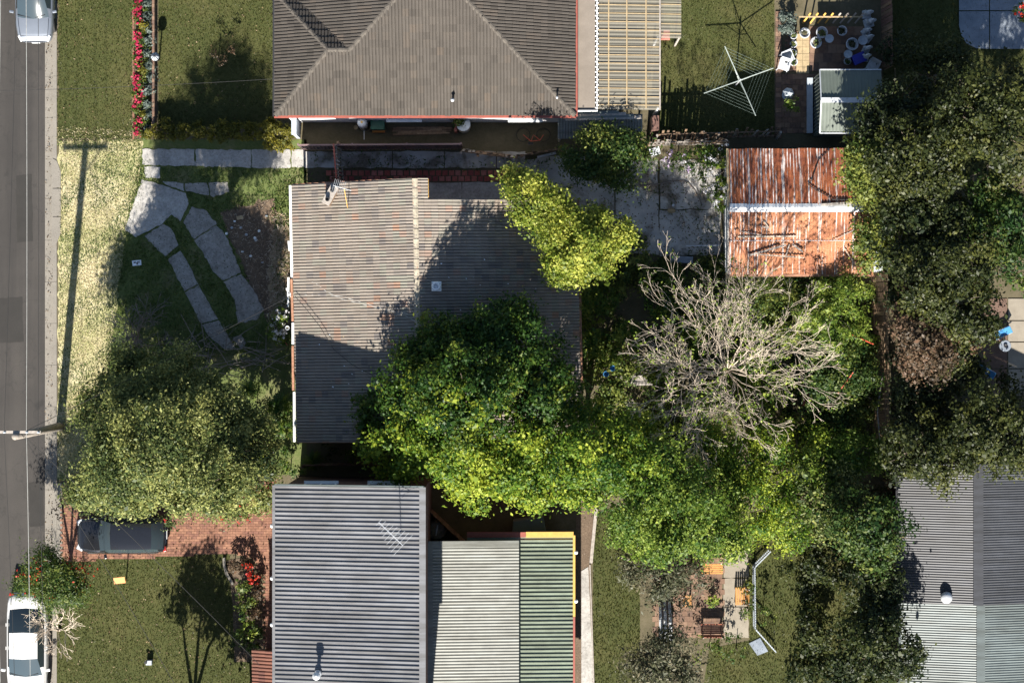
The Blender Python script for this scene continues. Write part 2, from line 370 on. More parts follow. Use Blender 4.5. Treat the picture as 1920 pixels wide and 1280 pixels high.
M['line_green'] = flat('grey_green_line', (.14, .19, .17), .5); M['arm_grey'] = flat('weathered_galvanised_tube', (.26, .30, .28), .5); M['pot_white'] = flat('white_glazed_pot', (.40, .42, .45), .45); M['pot_green'] = flat('green_painted_pot', (.06, .14, .12), .6)
M['stone_white'] = flat('white_cast_stone', (.36, .40, .44), .8, 0, .15, 9)
M['green_plastic'] = flat('dark_green_plastic', (.02, .10, .06), .5); M['orange_sign'] = flat('orange_sign_face', (.50, .17, .02), .6)
M['terra_pot'] = flat('terracotta_pot', (.38, .13, .08), .8); M['red_paint'] = flat('red_painted_steel', (.42, .06, .03), .5)
M['poly'] = sheetmat('translucent_roof_sheet', (.22, .205, .165), .62)
M['tank'] = flat('cream_tank_plastic', (.34, .32, .29), .6); M['tarp'] = flat('grey_brown_tarp', (.20, .18, .15), .8, 0, .3, 7, .5)
M['pale_concrete'] = surf('pale_patio_concrete', [(.3, (.20, .175, .14)), (.7, (.28, .25, .2))], 1.5, bmp=.2)
M['pool_slab'] = surf('blue_grey_slab', [(.3, (.14, .165, .20)), (.7, (.23, .26, .30))], 1.4, bmp=.2)
M['sign_white'] = flat('white_board', (.72, .76, .78), .5)
# foliage
M['lf_olive'] = leafmat('leaf_olive', (.018, .036, .014), (.080, .11, .030), (.30, .31, .10))
M['lf_yellow'] = leafmat('leaf_yellow_green', (.030, .068, .010), (.135, .18, .020), (.43, .44, .085), .4)
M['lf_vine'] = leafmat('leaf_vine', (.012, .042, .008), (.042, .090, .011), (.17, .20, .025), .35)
M['lf_vine_y'] = leafmat('leaf_vine_yellow_sunlit', (.016, .060, .010), (.085, .155, .014), (.32, .37, .04), .38)  # brighter copy of the vine leaf with sunlight in its colour, also for yellow-green trees
M['lf_green'] = leafmat('leaf_mid_green', (.016, .045, .010), (.060, .095, .018), (.18, .20, .04))
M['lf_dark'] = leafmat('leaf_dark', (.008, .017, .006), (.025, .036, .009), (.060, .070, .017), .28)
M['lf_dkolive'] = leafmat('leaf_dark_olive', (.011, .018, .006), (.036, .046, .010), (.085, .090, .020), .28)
M['lf_lime'] = leafmat('leaf_lime', (.028, .075, .012), (.11, .17, .022), (.32, .38, .07), .4)
M['lf_bronze'] = leafmat('leaf_bronze', (.03, .022, .014), (.07, .05, .028), (.13, .075, .045), .28)
M['lf_silver'] = leafmat('leaf_silver', (.030, .040, .018), (.075, .078, .042), (.15, .13, .08), .25)
M['lf_hedge'] = leafmat('leaf_hedge', (.04, .05, .008), (.11, .105, .014), (.21, .18, .02), .3)
M['lf_grey'] = leafmat('leaf_grey_green', (.05, .07, .06), (.10, .13, .11), (.17, .20, .18), .25)
M['fl_red'] = leafmat('flower_red', (.25, .01, .04), (.42, .02, .07), (.55, .05, .12), .3)
M['fl_scarlet'] = leafmat('flower_scarlet', (.30, .015, .01), (.45, .03, .015), (.55, .08, .03), .3)
M['fl_white'] = leafmat('flower_white', (.5, .5, .5), (.68, .66, .68), (.8, .78, .8), .3)
M['fl_lilac'] = leafmat('flower_lilac', (.35, .25, .40), (.5, .40, .55), (.65, .58, .68), .3)
M['blade_dry'] = leafmat('grass_blade_dry', (.14, .17, .05), (.44, .38, .22), (.66, .58, .42), .3)
M['blade_lawn'] = leafmat('grass_blade_lawn', (.022, .032, .006), (.050, .056, .012), (.09, .085, .026), .3)
M['blade_green'] = leafmat('grass_blade_green', (.03, .065, .012), (.085, .135, .028), (.20, .21, .08), .3)
M['leaf_brown'] = leafmat('dead_leaf', (.06, .035, .02), (.14, .09, .05), (.26, .19, .11), .1)
M['twig'] = leafmat('straw_twig', (.16, .10, .06), (.34, .25, .16), (.6, .52, .42), .1)
# ---------------------------------------------------------------- generators
def unit(a): return a / np.maximum(1e-9, np.linalg.norm(a, axis=1, keepdims=True))
def leaf_verts(c, n, L, Wd, rng):
    """diamond leaves at centres c (N,3) with normals n"""
    N = len(c); r = unit(rng.normal(size=(N, 3))); a = unit(np.cross(n, r)); s = np.cross(n, a)
    L = L[:, None] / 2; Wd = Wd[:, None] / 2
    fold = n * Wd * .35
    v = np.stack([c - a * L, c + s * Wd + fold, c + a * L, c - s * Wd + fold], axis=1)
    return v.reshape(-1, 3)
def crown_points(lobes, dens, rng, leafs=.15, clump=(.28, .5), shell=.62, flat_=.75, droop=0.0):
    """lobes: (px, py, h, r_px[, squash]) -> leaf centres, normals, per-clump tint"""
    C = []; Nn = []; T = []
    for lb in lobes:
        px, py, h, rp = lb[:4]; sq = lb[4] if len(lb) > 4 else .75
        r = rp / PPM * (1 - h / CAM_H); ctr = np.array(P(px, py, h))
        nc = max(8, int(4.2 * (r / .4) ** 2 * dens ** .5))
        d = unit(rng.normal(size=(nc, 3))); d[:, 2] = np.where(d[:, 2] < -.25, -d[:, 2], d[:, 2])
        w = 1 + .22 * np.sin(d[:, 0] * 5 + px) * np.cos(d[:, 1] * 4 + py) + rng.normal(size=nc) * .13
        rad = r * w * (shell + (1.0 - shell) * rng.random(nc) ** .5)
        cc = ctr + d * rad[:, None] * np.array([1, 1, sq])
        if r > .9:      # gaps in the canopy
            gp = np.sin(cc[:, 0] * 2.3 + py) * np.sin(cc[:, 1] * 2.6 + px) + .5 * np.sin(cc[:, 0] * 4.1 - cc[:, 1] * 3.3)
            kp = gp < .62; cc = cc[kp]; d = d[kp]; nc = len(cc)
        cc[:, 2] = np.maximum(cc[:, 2], .15)
        cr = rng.uniform(clump[0], clump[1], nc) * rng.choice([.7, 1.0, 1.25], nc) * min(1.0, .45 + r / 1.6)
        ct = rng.normal(0, .19, nc)
        m = np.maximum(9, (125 * dens * (cr / .4) ** 2) * (.15 / max(.08, leafs)) ** 1.2).astype(int)
        idx = np.repeat(np.arange(nc), m); K = len(idx)
        q = np.clip(rng.normal(0, .52, (K, 3)), -1.5, 1.5)
        q[:, 2] *= flat_
        pts = cc[idx] + q * cr[idx][:, None]
        pts[:, 2] -= droop * cr[idx] * rng.random(K) * 1.5
        pts[:, 2] = np.maximum(pts[:, 2], .04)
        nn = unit(d[idx] * .45 + q * .4 + rng.normal(size=(K, 3)) * .55 + np.array([0, 0, .55]))
        C.append(pts); Nn.append(nn); T.append(ct[idx])
    return np.concatenate(C), np.concatenate(Nn), np.concatenate(T)
def foliage_mesh(name, mat, lobes, dens=1.0, leaf=(.15, .085), seed=0, org_=Z3, base=.5, **k):
    rng = np.random.default_rng(seed)
    c, n, t = crown_points(lobes, dens, rng, leaf[0], **k); N = len(c)
    sz = np.exp(rng.normal(0, .30, N)); L = .80 * leaf[0] * sz * rng.uniform(.85, 1.15, N); Wd = .80 * leaf[1] * sz * rng.uniform(.8, 1.2, N)
    v = leaf_verts(c, n, L, Wd, rng) - np.array(org_)
    tint = np.clip(base + t + rng.normal(0, .18, N), 0, 1)
    return quads_mesh(name, v, 4, mat, tint)
def link(name, me, parent=None, loc=None):
    o = bpy.data.objects.new(name, me); COL.objects.link(o); o.parent = parent
    if loc is not None: o.location = loc
    return o
NLEAF = 0
def tree(name, lobes, mat, label, cat='tree', group=None, root=None, dens=1.0, leaf=(.15, .085), seed=0, bark='bark', tr=.14, extra=(), base=.5, **k):
    """tapered trunk with limbs into each lobe + crown of leaf clumps; extra = [(part name, mat, lobes, dens, leaf)]"""
    global NLEAF
    if root is None:
        hx = sum(l[0] * l[3] for l in lobes) / sum(l[3] for l in lobes); hy = sum(l[1] * l[3] for l in lobes) / sum(l[3] for l in lobes)
        hm = max(l[2] for l in lobes); f = 1 - hm * .8 / CAM_H
        root = (960 + (hx - 960) * f, 640 + (hy - 640) * f)
    b = P(root[0], root[1], 0); t = empty(name, b, label, cat, group)
    mb = MB(); rng = random.Random(seed)
    hmin = min(l[2] for l in lobes); fork = b + Vector((0, 0, max(.25, hmin * .35)))
    mb.tube([b, b.lerp(fork, .5) + Vector((U(-.05, .05), U(-.05, .05), 0)), fork], [tr * 1.25, tr, tr * .85], 8)
    for l in lobes:
        e = P(l[0], l[1], l[2]); mid = fork.lerp(e, .55) + Vector((rng.uniform(-.2, .2), rng.uniform(-.2, .2), .25))
        mb.tube([fork, mid, e], [tr * .65, tr * .45, tr * .15], 6)
        r = l[3] / PPM
        for q in range(11):
            a = rng.uniform(0, 6.28); el = rng.uniform(-.1, 1.1); k_ = rng.uniform(.75, 1.02) * r; s = e + Vector((math.cos(a) * math.cos(el) * k_, math.sin(a) * math.cos(el) * k_, math.sin(el) * k_ * .8))
            h_ = mid.lerp(e, rng.uniform(.3, .9)); m_ = h_.lerp(s, .5) + Vector((rng.gauss(0, .08), rng.gauss(0, .08), rng.gauss(0, .08)))
            mb.tube([h_, m_, s], [max(.018, tr * .2), max(.013, tr * .1), .007], 4, False)
    mb.build('trunk', M[bark], t)
    me = foliage_mesh('crown', M[mat], lobes, dens, leaf, seed, b, base, **k); NLEAF += len(me.polygons)
    link('crown', me, t)
    for i, (nm, mt, lb, dn, lf) in enumerate(extra):
        me = foliage_mesh(nm, M[mt], lb, dn, lf, seed + 91 + i, b, .5, **k); NLEAF += len(me.polygons)
        link(nm, me, t)
    return t
def bare_tree(name, root, top_h, spread_px, ctr, mat, label, seed, limbs=9, depth=5, r0=.13, rmin=.012, buds=None, zlift=.5, group=None, trunk_h=1.6, split=3, reach=.30, wig=.11, fan=(.25, .8)):
    rng = random.Random(seed); b = P(root[0], root[1], 0); t = empty(name, b, label, 'tree', group)
    tips = []
    fork = b + Vector((rng.uniform(-.1, .1), rng.uniform(-.1, .1), trunk_h))
    MB().tube([b, b.lerp(fork, .5), fork], [r0 * 1.5, r0 * 1.25, r0 * 1.15], 8).build('trunk', M[mat], t, True)
    def grow(mb, p, d, ln, r, dep):
        pts = [p]; rs = [r]; n = 3 if dep > 2 else 2
        for i in range(n):
            d = (d + Vector((rng.gauss(0, wig), rng.gauss(0, wig), rng.gauss(0, wig * .8) + .02))).normalized()
            pts.append(pts[-1] + d * ln / n); rs.append(max(rmin, r * (1 - .35 * (i + 1) / n)))
        mb.tube(pts, rs, 5 if dep > 2 else 3, False)
        if dep == 0: tips.append((pts[-1], d)); return
        k = split if dep > 1 else 2
        for j in range(k):
            ax = Vector((rng.gauss(0, 1), rng.gauss(0, 1), rng.gauss(0, .6))).normalized()
            nd = (Matrix.Rotation(rng.uniform(*fan), 3, d.cross(ax).normalized()) @ d)
            s = pts[-1] if j == 0 else pts[1 + (j % (len(pts) - 1))]
            grow(mb, s, nd, ln * rng.uniform(.60, .80), max(rmin, rs[-1] * rng.uniform(.6, .8)), dep - 1)
    for i in range(limbs):
        a = 2 * math.pi * (i + rng.uniform(-.3, .3)) / limbs
        rr = rng.uniform(.55, 1.0)
        tgt = P(ctr[0] + math.cos(a) * spread_px[0] * rr, ctr[1] + math.sin(a) * spread_px[1] * rr, top_h * rng.uniform(.82, 1.0))
        d = (tgt - fork); L = d.length; d.normalize(); d = (d + Vector((0, 0, zlift * rng.random()))).normalized()
        mb = MB(); grow(mb, fork, d, L * reach, r0 * rng.uniform(.6, .8), depth); mb.build('limb', M[mat], t, True)
    if buds:
        c = np.array([q[0] for q in tips]); g = np.random.default_rng(seed)
        idx = g.choice(len(c), size=min(len(c), buds[1])); c = c[idx] + g.normal(0, .06, (len(idx), 3)); n = unit(g.normal(size=c.shape) + np.array([0, 0, .6]))
        v = leaf_verts(c, n, np.full(len(c), .13), np.full(len(c), .08), g) - np.array(b)
        link('young_leaves', quads_mesh('young_leaves', v, 4, M[buds[0]], g.random(len(c))), t)['kind'] = 'stuff'
    return t
def in_poly(x, y, poly):
    ins = np.zeros(len(x), bool); n = len(poly); j = n - 1
    for i in range(n):
        xi, yi = poly[i][0], poly[i][1]; xj, yj = poly[j][0], poly[j][1]
        with np.errstate(divide='ignore', invalid='ignore'):
            c = ((yi > y) != (yj > y)) & (x < (xj - xi) * (y - yi) / (yj - yi + 1e-12) + xi)
        ins ^= c; j = i
    return ins
def blades(name, polys, dens, h, w, mat, seed=0, excl=(), z=.01, label=None, patch=0.0):
    """uncountable grass: one mesh of small leaning triangles"""
    g = np.random.default_rng(seed); V = []; T = []
    for poly in polys:
        pl = [tuple(P(x, y)[:2]) for x, y in poly]; a = np.array(pl)
        lo, hi = a.min(0), a.max(0); N = int(np.prod(hi - lo) * dens)
        x = g.uniform(lo[0], hi[0], N); y = g.uniform(lo[1], hi[1], N)
        m = in_poly(x, y, pl)
        for e in excl:
            m &= ~in_poly(x, y, [tuple(P(q[0], q[1])[:2]) for q in e])
        if patch:
            f = np.sin(x * 1.9 + 1.3 * np.sin(y * 1.1)) + np.sin(y * 2.3 + 1.7 * np.sin(x * .9)) + np.sin(x * 4.3 - y * 3.7)
            m &= g.random(N) < np.clip(.65 + patch * f * .35, .05, 1)
        x = x[m]; y = y[m]; N = len(x)
        th = g.uniform(0, 6.283, N); hh = h * g.uniform(.5, 1.4, N); ln = g.normal(0, h * .7, (N, 2)); ww = w * g.uniform(.6, 1.4, N)
        b0 = np.stack([x - np.cos(th) * ww, y - np.sin(th) * ww, np.full(N, z)], 1)
        b1 = np.stack([x + np.cos(th) * ww, y + np.sin(th) * ww, np.full(N, z)], 1)
        tp = np.stack([x + ln[:, 0], y + ln[:, 1], z + hh], 1)
        V.append(np.stack([b0, b1, tp], 1).reshape(-1, 3)); T.append(np.clip(g.normal(.5, .25, N) + .12 * np.sin(x * 2.1) * np.sin(y * 1.7), 0, 1))
    o = link(name, quads_mesh(name, np.concatenate(V), 3, mat if not isinstance(mat, str) else M[mat], np.concatenate(T)))
    return tag(o, label, None, None, 'stuff')
def litter(name, poly, n, mat, size=(.25, .025), seed=0, z=.02, label=None):
    """dry sticks and straw lying in heaps: one mesh of thin crossed slivers"""
    g = np.random.default_rng(seed); pl = [tuple(P(x, y)[:2]) for x, y in poly]; a = np.array(pl); lo, hi = a.min(0), a.max(0)
    x = g.uniform(lo[0], hi[0], n * 3); y = g.uniform(lo[1], hi[1], n * 3); m = in_poly(x, y, pl); x = x[m][:n]; y = y[m][:n]; N = len(x)
    c = np.stack([x, y, z + g.random(N) * .10], 1); nn = unit(g.normal(0, .35, (N, 3)) + np.array([0, 0, 1.0]))
    v = leaf_verts(c, nn, size[0] * g.uniform(.4, 1.6, N), size[1] * g.uniform(.5, 1.5, N), g)
    return tag(link(name, quads_mesh(name, v, 4, M[mat], g.random(N))), label, None, None, 'stuff')

# ---- tiled roof slopes
TILE_CACHE = {}
def tile_profile(w, g, flip=False):
    xs = [0, .035 * w, .13 * w, .36 * w, .42 * w, .50 * w, .535 * w, .63 * w, .86 * w, .92 * w, 1.0 * w]; zs = [.0, .044, .056, .056, .0, .0, .044, .056, .056, .0, .0]
    if flip: xs = [w - q for q in xs[::-1]]; zs = zs[::-1]
    vs = []; fs = []
    for x, z in zip(xs, zs): vs.append((x + .004, 0.0, z + .026))
    for x, z in zip(xs, zs): vs.append((x + .004, g * 1.06, z))
    n = len(xs)
    for i in range(n - 1): fs.append((i, i + 1, n + i + 1, n + i))
    for x in xs: vs.append((x + .004, 0.0, -.005))
    for i in range(n - 1): fs.append((2 * n + i, 2 * n + i + 1, i + 1, i))
    return vs, fs
def tile_meshes(key, w, g, mat):
    if key not in TILE_CACHE:
        out = []; vs, fs = tile_profile(w, g)
        for k in range(7):
            me = bpy.data.meshes.new('roof_tile'); me.from_pydata(vs, [], fs); me.materials.append(mat)
            at = me.attributes.new("tint", 'FLOAT', 'FACE'); at.data.foreach_set("value", [k / 6.0] * len(fs)); me.update(); out.append(me)
        TILE_CACHE[key] = out
    return TILE_CACHE[key]
def tile_slope(roof, poly, eave_dir, w, g, mat, n_single, key, seed, tdist):
    """poly: planar convex 3D polygon; poly[0] on the eave; eave_dir along the eave with up-slope to its left.
    Tiles nearest the picture centre become parts, the rest one joined part."""
    rng = random.Random(seed); o = org(roof)
    u = Vector(eave_dir).normalized(); p0 = Vector(poly[0])
    nrm = Vector((0, 0, 0))
    for i in range(1, len(poly) - 1): nrm += (Vector(poly[i]) - p0).cross(Vector(poly[i + 1]) - p0)
    nrm.normalize()
    if nrm.z < 0: nrm = -nrm
    u = (u - nrm * u.dot(nrm)).normalized(); v = nrm.cross(u)
    q = [((Vector(p) - p0).dot(u), (Vector(p) - p0).dot(v)) for p in poly]
    ar = sum(q[i][0] * q[(i + 1) % len(q)][1] - q[(i + 1) % len(q)][0] * q[i][1] for i in range(len(q)))
    if ar < 0: q = q[::-1]
    us = [a for a, b in q]; vs_ = [b for a, b in q]
    def depth(x, y):
        return min(((q[(i + 1) % len(q)][0] - q[i][0]) * (y - q[i][1]) - (q[(i + 1) % len(q)][1] - q[i][1]) * (x - q[i][0])) /
                   math.hypot(q[(i + 1) % len(q)][0] - q[i][0], q[(i + 1) % len(q)][1] - q[i][1]) for i in range(len(q)))
    full = []; part = []
    j0 = int(math.floor(min(vs_) / g)); j1 = int(math.ceil(max(vs_) / g)); i0 = int(math.floor(min(us) / w)); i1 = int(math.ceil(max(us) / w))
    for j in range(j0, j1):
        for i in range(i0, i1):
            ds = [depth(i * w + a * w, j * g + b * g) for a, b in ((0, 0), (1, 0), (0, 1), (1, 1), (.5, .5))]
            if min(ds) > -.012: full.append((i, j))
            elif max(ds) > 0: part.append((i, j))
    fr = Matrix((u, v, nrm)).transposed().to_4x4()
    def mat4(i, j):
        jt = Matrix.Translation((i * w + rng.uniform(-.004, .004), j * g + rng.uniform(-.012, .012), rng.uniform(0, .006)))
        return Matrix.Translation(p0) @ fr @ jt @ Matrix.Rotation(rng.uniform(-.012, .012), 4, 'Z')
    def tint(): return tdist(rng)
    full.sort(key=lambda c: (p0 + u * (c[0] * w) + v * (c[1] * g) - Vector((0, 2.5, 0))).length)
    meshes = tile_meshes(key, w, g, mat)
    for (i, j) in full[:n_single]:
        ob = bpy.data.objects.new('roof_tile', meshes[max(0, min(6, int(tint() * 6.99)))]); COL.objects.link(ob); ob.parent = roof
        ob.matrix_local = Matrix.Translation(-o) @ mat4(i, j)
    rest = full[n_single:]
    if not rest and not part: return
    tv, tf = tile_profile(w, g); bm = bmesh.new(); lay = bm.faces.layers.float.new("tint")
    def put(i, j):
        m = Matrix.Translation(-o) @ mat4(i, j); vv = [bm.verts.new(m @ Vector(x)) for x in tv]; tt = tint()
        fl = []
        for f in tf:
            fc = bm.faces.new([vv[k] for k in f]); fc[lay] = tt; fl.append(fc)
        return fl
    for c in part: put(*c)
    if part:
        n = len(q)
        for i in range(n):
            a = p0 + u * q[i][0] + v * q[i][1] - o; b2 = p0 + u * q[(i + 1) % n][0] + v * q[(i + 1) % n][1] - o
            on = (b2 - a).cross(nrm).normalized()
            bmesh.ops.bisect_plane(bm, geom=bm.verts[:] + bm.edges[:] + bm.faces[:], plane_co=a + on * .015, plane_no=on, clear_outer=True)
    for c in rest: put(*c)
    me = bpy.data.meshes.new('roof_tile_field'); bm.to_mesh(me); bm.free(); me.materials.append(mat)
    ob = link('roof_tile_field', me, roof); ob['kind'] = 'stuff'
def ridge_caps(roof, a, b, mat, w=.24, h=.09, ln=.40, single=True, lift=.03):
    a = Vector(a); b = Vector(b); d = (b - a); L = d.length; d.normalize(); n = max(1, round(L / ln)); st = L / n
    x = d.cross(Vector((0, 0, 1))).normalized(); up = x.cross(d).normalized(); o = org(roof)
    for i in range(n):
        s = a + d * st * i + up * lift; e = s + d * (st * 1.06); mb = MB(); k = 6; vs = []
        for q, (r, dz) in ((s, (1.0, .008)), (e, (.92, -.012))):
            for t in range(k):
                an = math.pi * t / (k - 1); vs.append(q + x * (math.cos(an) * w / 2 * r) + up * (math.sin(an) * h * r + dz - .045))
        fs = [(t, t + 1, k + t + 1, k + t) for t in range(k - 1)] + [tuple(range(k))[::-1], tuple(range(k, 2 * k))]
        mb.add(vs, fs).build('ridge_tile', mat, roof)
# ---- profiled metal sheets
def corr(parent, p0, u, v, pitch, amp, width, mat, name='roof_sheet', kind='wave', lap=.02, seed=0, slack=0.0):
    """p0 corner, u vector across the ribs (total width), v vector along the ribs; one object per sheet"""
    p0 = Vector(p0); u = Vector(u); v = Vector(v); L = u.length; ud = u.normalized(); n = ud.cross(v.normalized())
    if n.z < 0: n = -n
    ns = max(1, round(L / width)); w = L / ns; rng = random.Random(seed); out = []
    for s in range(ns):
        k = max(1, round(w / pitch)); pt = w / k; xs = []; zs = []
        for i in range(k):
            if kind == 'wave':
                for a in range(6):
                    xs.append((i + a / 6) * pt); zs.append(amp * (.5 - .5 * math.cos(2 * math.pi * a / 6)))
            else:   # trapezoid rib
                for a, z in ((0, 0), (.62, 0), (.70, 1), (.90, 1), (.98, 0)):
                    xs.append((i + a) * pt); zs.append(amp * z)
        xs.append(w); zs.append(0)
        off = n * (.004 * (s % 2) + rng.uniform(0, slack)); base = p0 + ud * (w * s) + off
        sh = v.normalized() * rng.uniform(-slack, slack) * 2
        mb = MB(); m = len(xs)
        vs = [base + ud * x + n * z + sh for x, z in zip(xs, zs)] + [base + ud * x + n * z + v + sh for x, z in zip(xs, zs)]
        mb.add(vs, [(i, i + 1, m + i + 1, m + i) for i in range(m - 1)])
        out.append(mb.build(name, mat if not isinstance(mat, list) else mat[(s * 7 + seed) % len(mat)], parent))
    return out
def window_part(parent, c, nx, w, h, frame='white_metal', depth=.06):
    """a window set in a wall: c centre on the wall face, nx outward unit normal (2D)"""
    n = Vector((nx[0], nx[1], 0)); t = Vector((-n.y, n.x, 0)); c = Vector(c); mb = MB(); up = Vector((0, 0, 1))
    for s in (-1, 1):
        mb.bar(c + t * s * w / 2 - up * h / 2, c + t * s * w / 2 + up * h / 2, .06, .09); mb.bar(c - t * w / 2 + up * s * h / 2, c + t * w / 2 + up * s * h / 2, .09, .06)
    mb.bar(c - up * h / 2, c + up * h / 2, .045, .07)
    f = mb.build('window', M[frame], parent)
    MB().bar(c - t * (w / 2 + .08) - up * (h / 2 + .05) + n * .06, c + t * (w / 2 + .08) - up * (h / 2 + .05) + n * .06, .16, .04).build('sill', M[frame], f)
    for s in (-1, 1):
        MB().bar(c + t * s * w / 4 - up * (h / 2 - .03) + n * .012, c + t * s * w / 4 + up * (h / 2 - .03) + n * .012, w / 2 - .05, .008, up=n).build('pane', M['pane'], f)
    return f
def paling_fence(a, b, h, label, mats, seed=0, pw=.10, gap=.015, lean=0.0, jit=.02, group=None, name='paling_fence', rails=True, cat='fence', top_jit=.06):
    """upright palings between ground points a and b; lean = metres the top moves to the left of a->b"""
    a = Vector(a); b = Vector(b); d = b - a; L = d.length; d.normalize(); s = Vector((-d.y, d.x, 0)); rng = random.Random(seed)
    t = empty(name, a, label, cat, group); n = int(L / (pw + gap)); st = L / n
    for i in range(n):
        p = a + d * (st * (i + .5)); ll = lean + rng.gauss(0, jit); hh = h * (1 + rng.uniform(-top_jit, top_jit) * .5); sk = rng.gauss(0, jit)
        q = p + s * ll + d * sk + Vector((0, 0, hh))
        MB().bar(p, q, pw, .018, up=s).build('paling', mats[rng.randrange(len(mats))], t)
    if rails:
        for f in (.22, .82):
            MB().bar(a + s * (lean * f - .035) + Vector((0, 0, h * f)), b + s * (lean * f - .035) + Vector((0, 0, h * f)), .045, .075).build('rail', mats[0], t)
        k = max(1, int(L / 2.4))
        for i in range(k + 1):
            p = a.lerp(b, i / k) - s * .10
            MB().bar(p, p + s * lean * .9 + Vector((0, 0, h * .92)), .09, .09).build('post', mats[-1], t)
    return t
# ---- vehicles
def make_car(name, label, paint, px, py, rz, L=4.6, Wd=1.78, H=1.45, belt=.92, hood=(.0, .78), ws=(.28, .10), rr=(-.24, -.42), trunk=.93, loc_h=0, z=0.0):
    """+X is forward. ws=(base, top) and rr=(top, base) as fractions of the length from the middle"""
    c = P(px, py, .9); t = empty(name, (c.x, c.y, z), label, 'car', rz=rz)
    def hw(f): return Wd / 2 * (1 - .16 * abs(2 * f) ** 5 - .05 * max(0, 2 * f) ** 3)
    fs_ = [-.5, -.485, -.46, -.40, -.30, -.15, 0, .15, .26, .34, .42, .46, .485, .5]
    def top(f):
        if f > ws[0]: k = (f - ws[0]) / (.5 - ws[0]); return belt * (1 - k) + hood[1] * k - .06 * k ** 4
        if f < rr[1]: k = (rr[1] - f) / (.5 + rr[1] + 1e-6); return trunk - .10 * k ** 3
        return belt
    mb = MB(); rows = []
    for f in fs_:
        w = hw(f); zt = top(f); e = .82 if abs(f) >= .499 else (.94 if abs(f) > .48 else 1.0); w *= e; b0 = .22 + (.12 if abs(f) > .48 else 0)
        zt = zt - (.16 if abs(f) >= .499 else (.04 if abs(f) > .48 else 0))
        pr = [(w * .90, b0), (w * .99, .36), (w, .58), (w * .975, zt - .12), (w * .90, zt - .03), (w * .72, zt + .005), (w * .35, zt + .025), (0, zt + .03)]
        rows.append([(f * L, y, zz) for y, zz in pr] + [(f * L, -y, zz) for y, zz in pr[-2::-1]])
    k = len(rows[0]); vs = [p for r in rows for p in r]
    fcs = [(i * k + j, i * k + j + 1, (i + 1) * k + j + 1, (i + 1) * k + j) for i in range(len(rows) - 1) for j in range(k - 1)]
    fcs += [(i * k + k - 1, i * k, (i + 1) * k, (i + 1) * k + k - 1) for i in range(len(rows) - 1)]
    fcs += [tuple(range(k)), tuple((len(rows) - 1) * k + i for i in range(k))[::-1]]
    body = mb.add(vs, fcs).build('body', paint, t, True, local=True)
    # cabin grid
    st = [(rr[1], 0), (rr[1] * .55 + rr[0] * .45, .5), (rr[0], 1), (rr[0] * .66 + ws[1] * .34, 1.0), (rr[0] * .33 + ws[1] * .67, 1.0), (ws[1], 1), (ws[1] * .5 + ws[0] * .5, .5), (ws[0], 0)]
    prof = [1, .74, .42, 0, -.42, -.74, -1]; grid = []
    for f, q in st:
        wb = hw(f) * .90; wt = hw(f) * (.69 + .02 * (1 - q)); zt = belt + (H - belt) * q + (.015 if 0 < q < 1 else 0)
        row = [(f * L, wb, belt - .02)] + [(f * L + (0.06 if f > 0 else -.06) * (1 - abs(s)) * (1 if q < 1 else .4), (wt + (wb * .92 - wt) * (1 - q)) * s, zt - .05 * abs(s) ** 3) for s in prof] + [(f * L, -wb, belt - .02)]
        grid.append(row)
    kk = len(grid[0]); vs = [p for r in grid for p in r]
    def sub(sel): return [(i * kk + j, i * kk + j + 1, (i + 1) * kk + j + 1, (i + 1) * kk + j) for i, j in sel]
    allc = [(i, j) for i in range(len(grid) - 1) for j in range(kk - 1)]
    rg = [(i, j) for i, j in allc if i in (0, 1) and 1 <= j <= kk - 3]; wg = [(i, j) for i, j in allc if i in (5, 6) and 1 <= j <= kk - 3]
    sg1 = [(i, 0) for i in (1, 2, 3, 4, 5)]; sg2 = [(i, kk - 2) for i in (1, 2, 3, 4, 5)]
    rest = [c for c in allc if c not in rg and c not in wg and c not in sg1 and c not in sg2]
    for nm, sel, mt in (('roof', rest, paint), ('rear_window', rg, M['glass']), ('windscreen', wg, M['glass']), ('side_window', sg1, M['glass']), ('side_window', sg2, M['glass'])):
        m2 = MB().add(vs, sub(sel)); used = sorted({i for f in m2.f for i in f}); mp = {o: n for n, o in enumerate(used)}
        m3 = MB().add([m2.v[i] for i in used], [tuple(mp[i] for i in f) for f in m2.f]); m3.build(nm, mt, t, True, local=True)
    for sx in (-.315, .325):
        for sy in (-1, 1):
            w = MB(); w.lathe([(.22, -.10), (.31, -.10), (.325, -.05), (.325, .05), (.31, .10), (.22, .10)], n=20)
            me = w.mesh('tyre', M['tyre'], Z3, True)
            root = bpy.data.objects.new('wheel', me); COL.objects.link(root); root.parent = t
            root.location = (sx * L, sy * (Wd / 2 - .10), .325); root.rotation_euler = (math.radians(90), 0, 0)
            r = MB().lathe([(.0, .085), (.06, .09), (.20, .075), (.225, .095), (.225, -.09), (.0, -.09)], n=16); rm = r.mesh('rim', M['rim'], Z3, True)
            ro = bpy.data.objects.new('rim', rm); COL.objects.link(ro); ro.parent = root
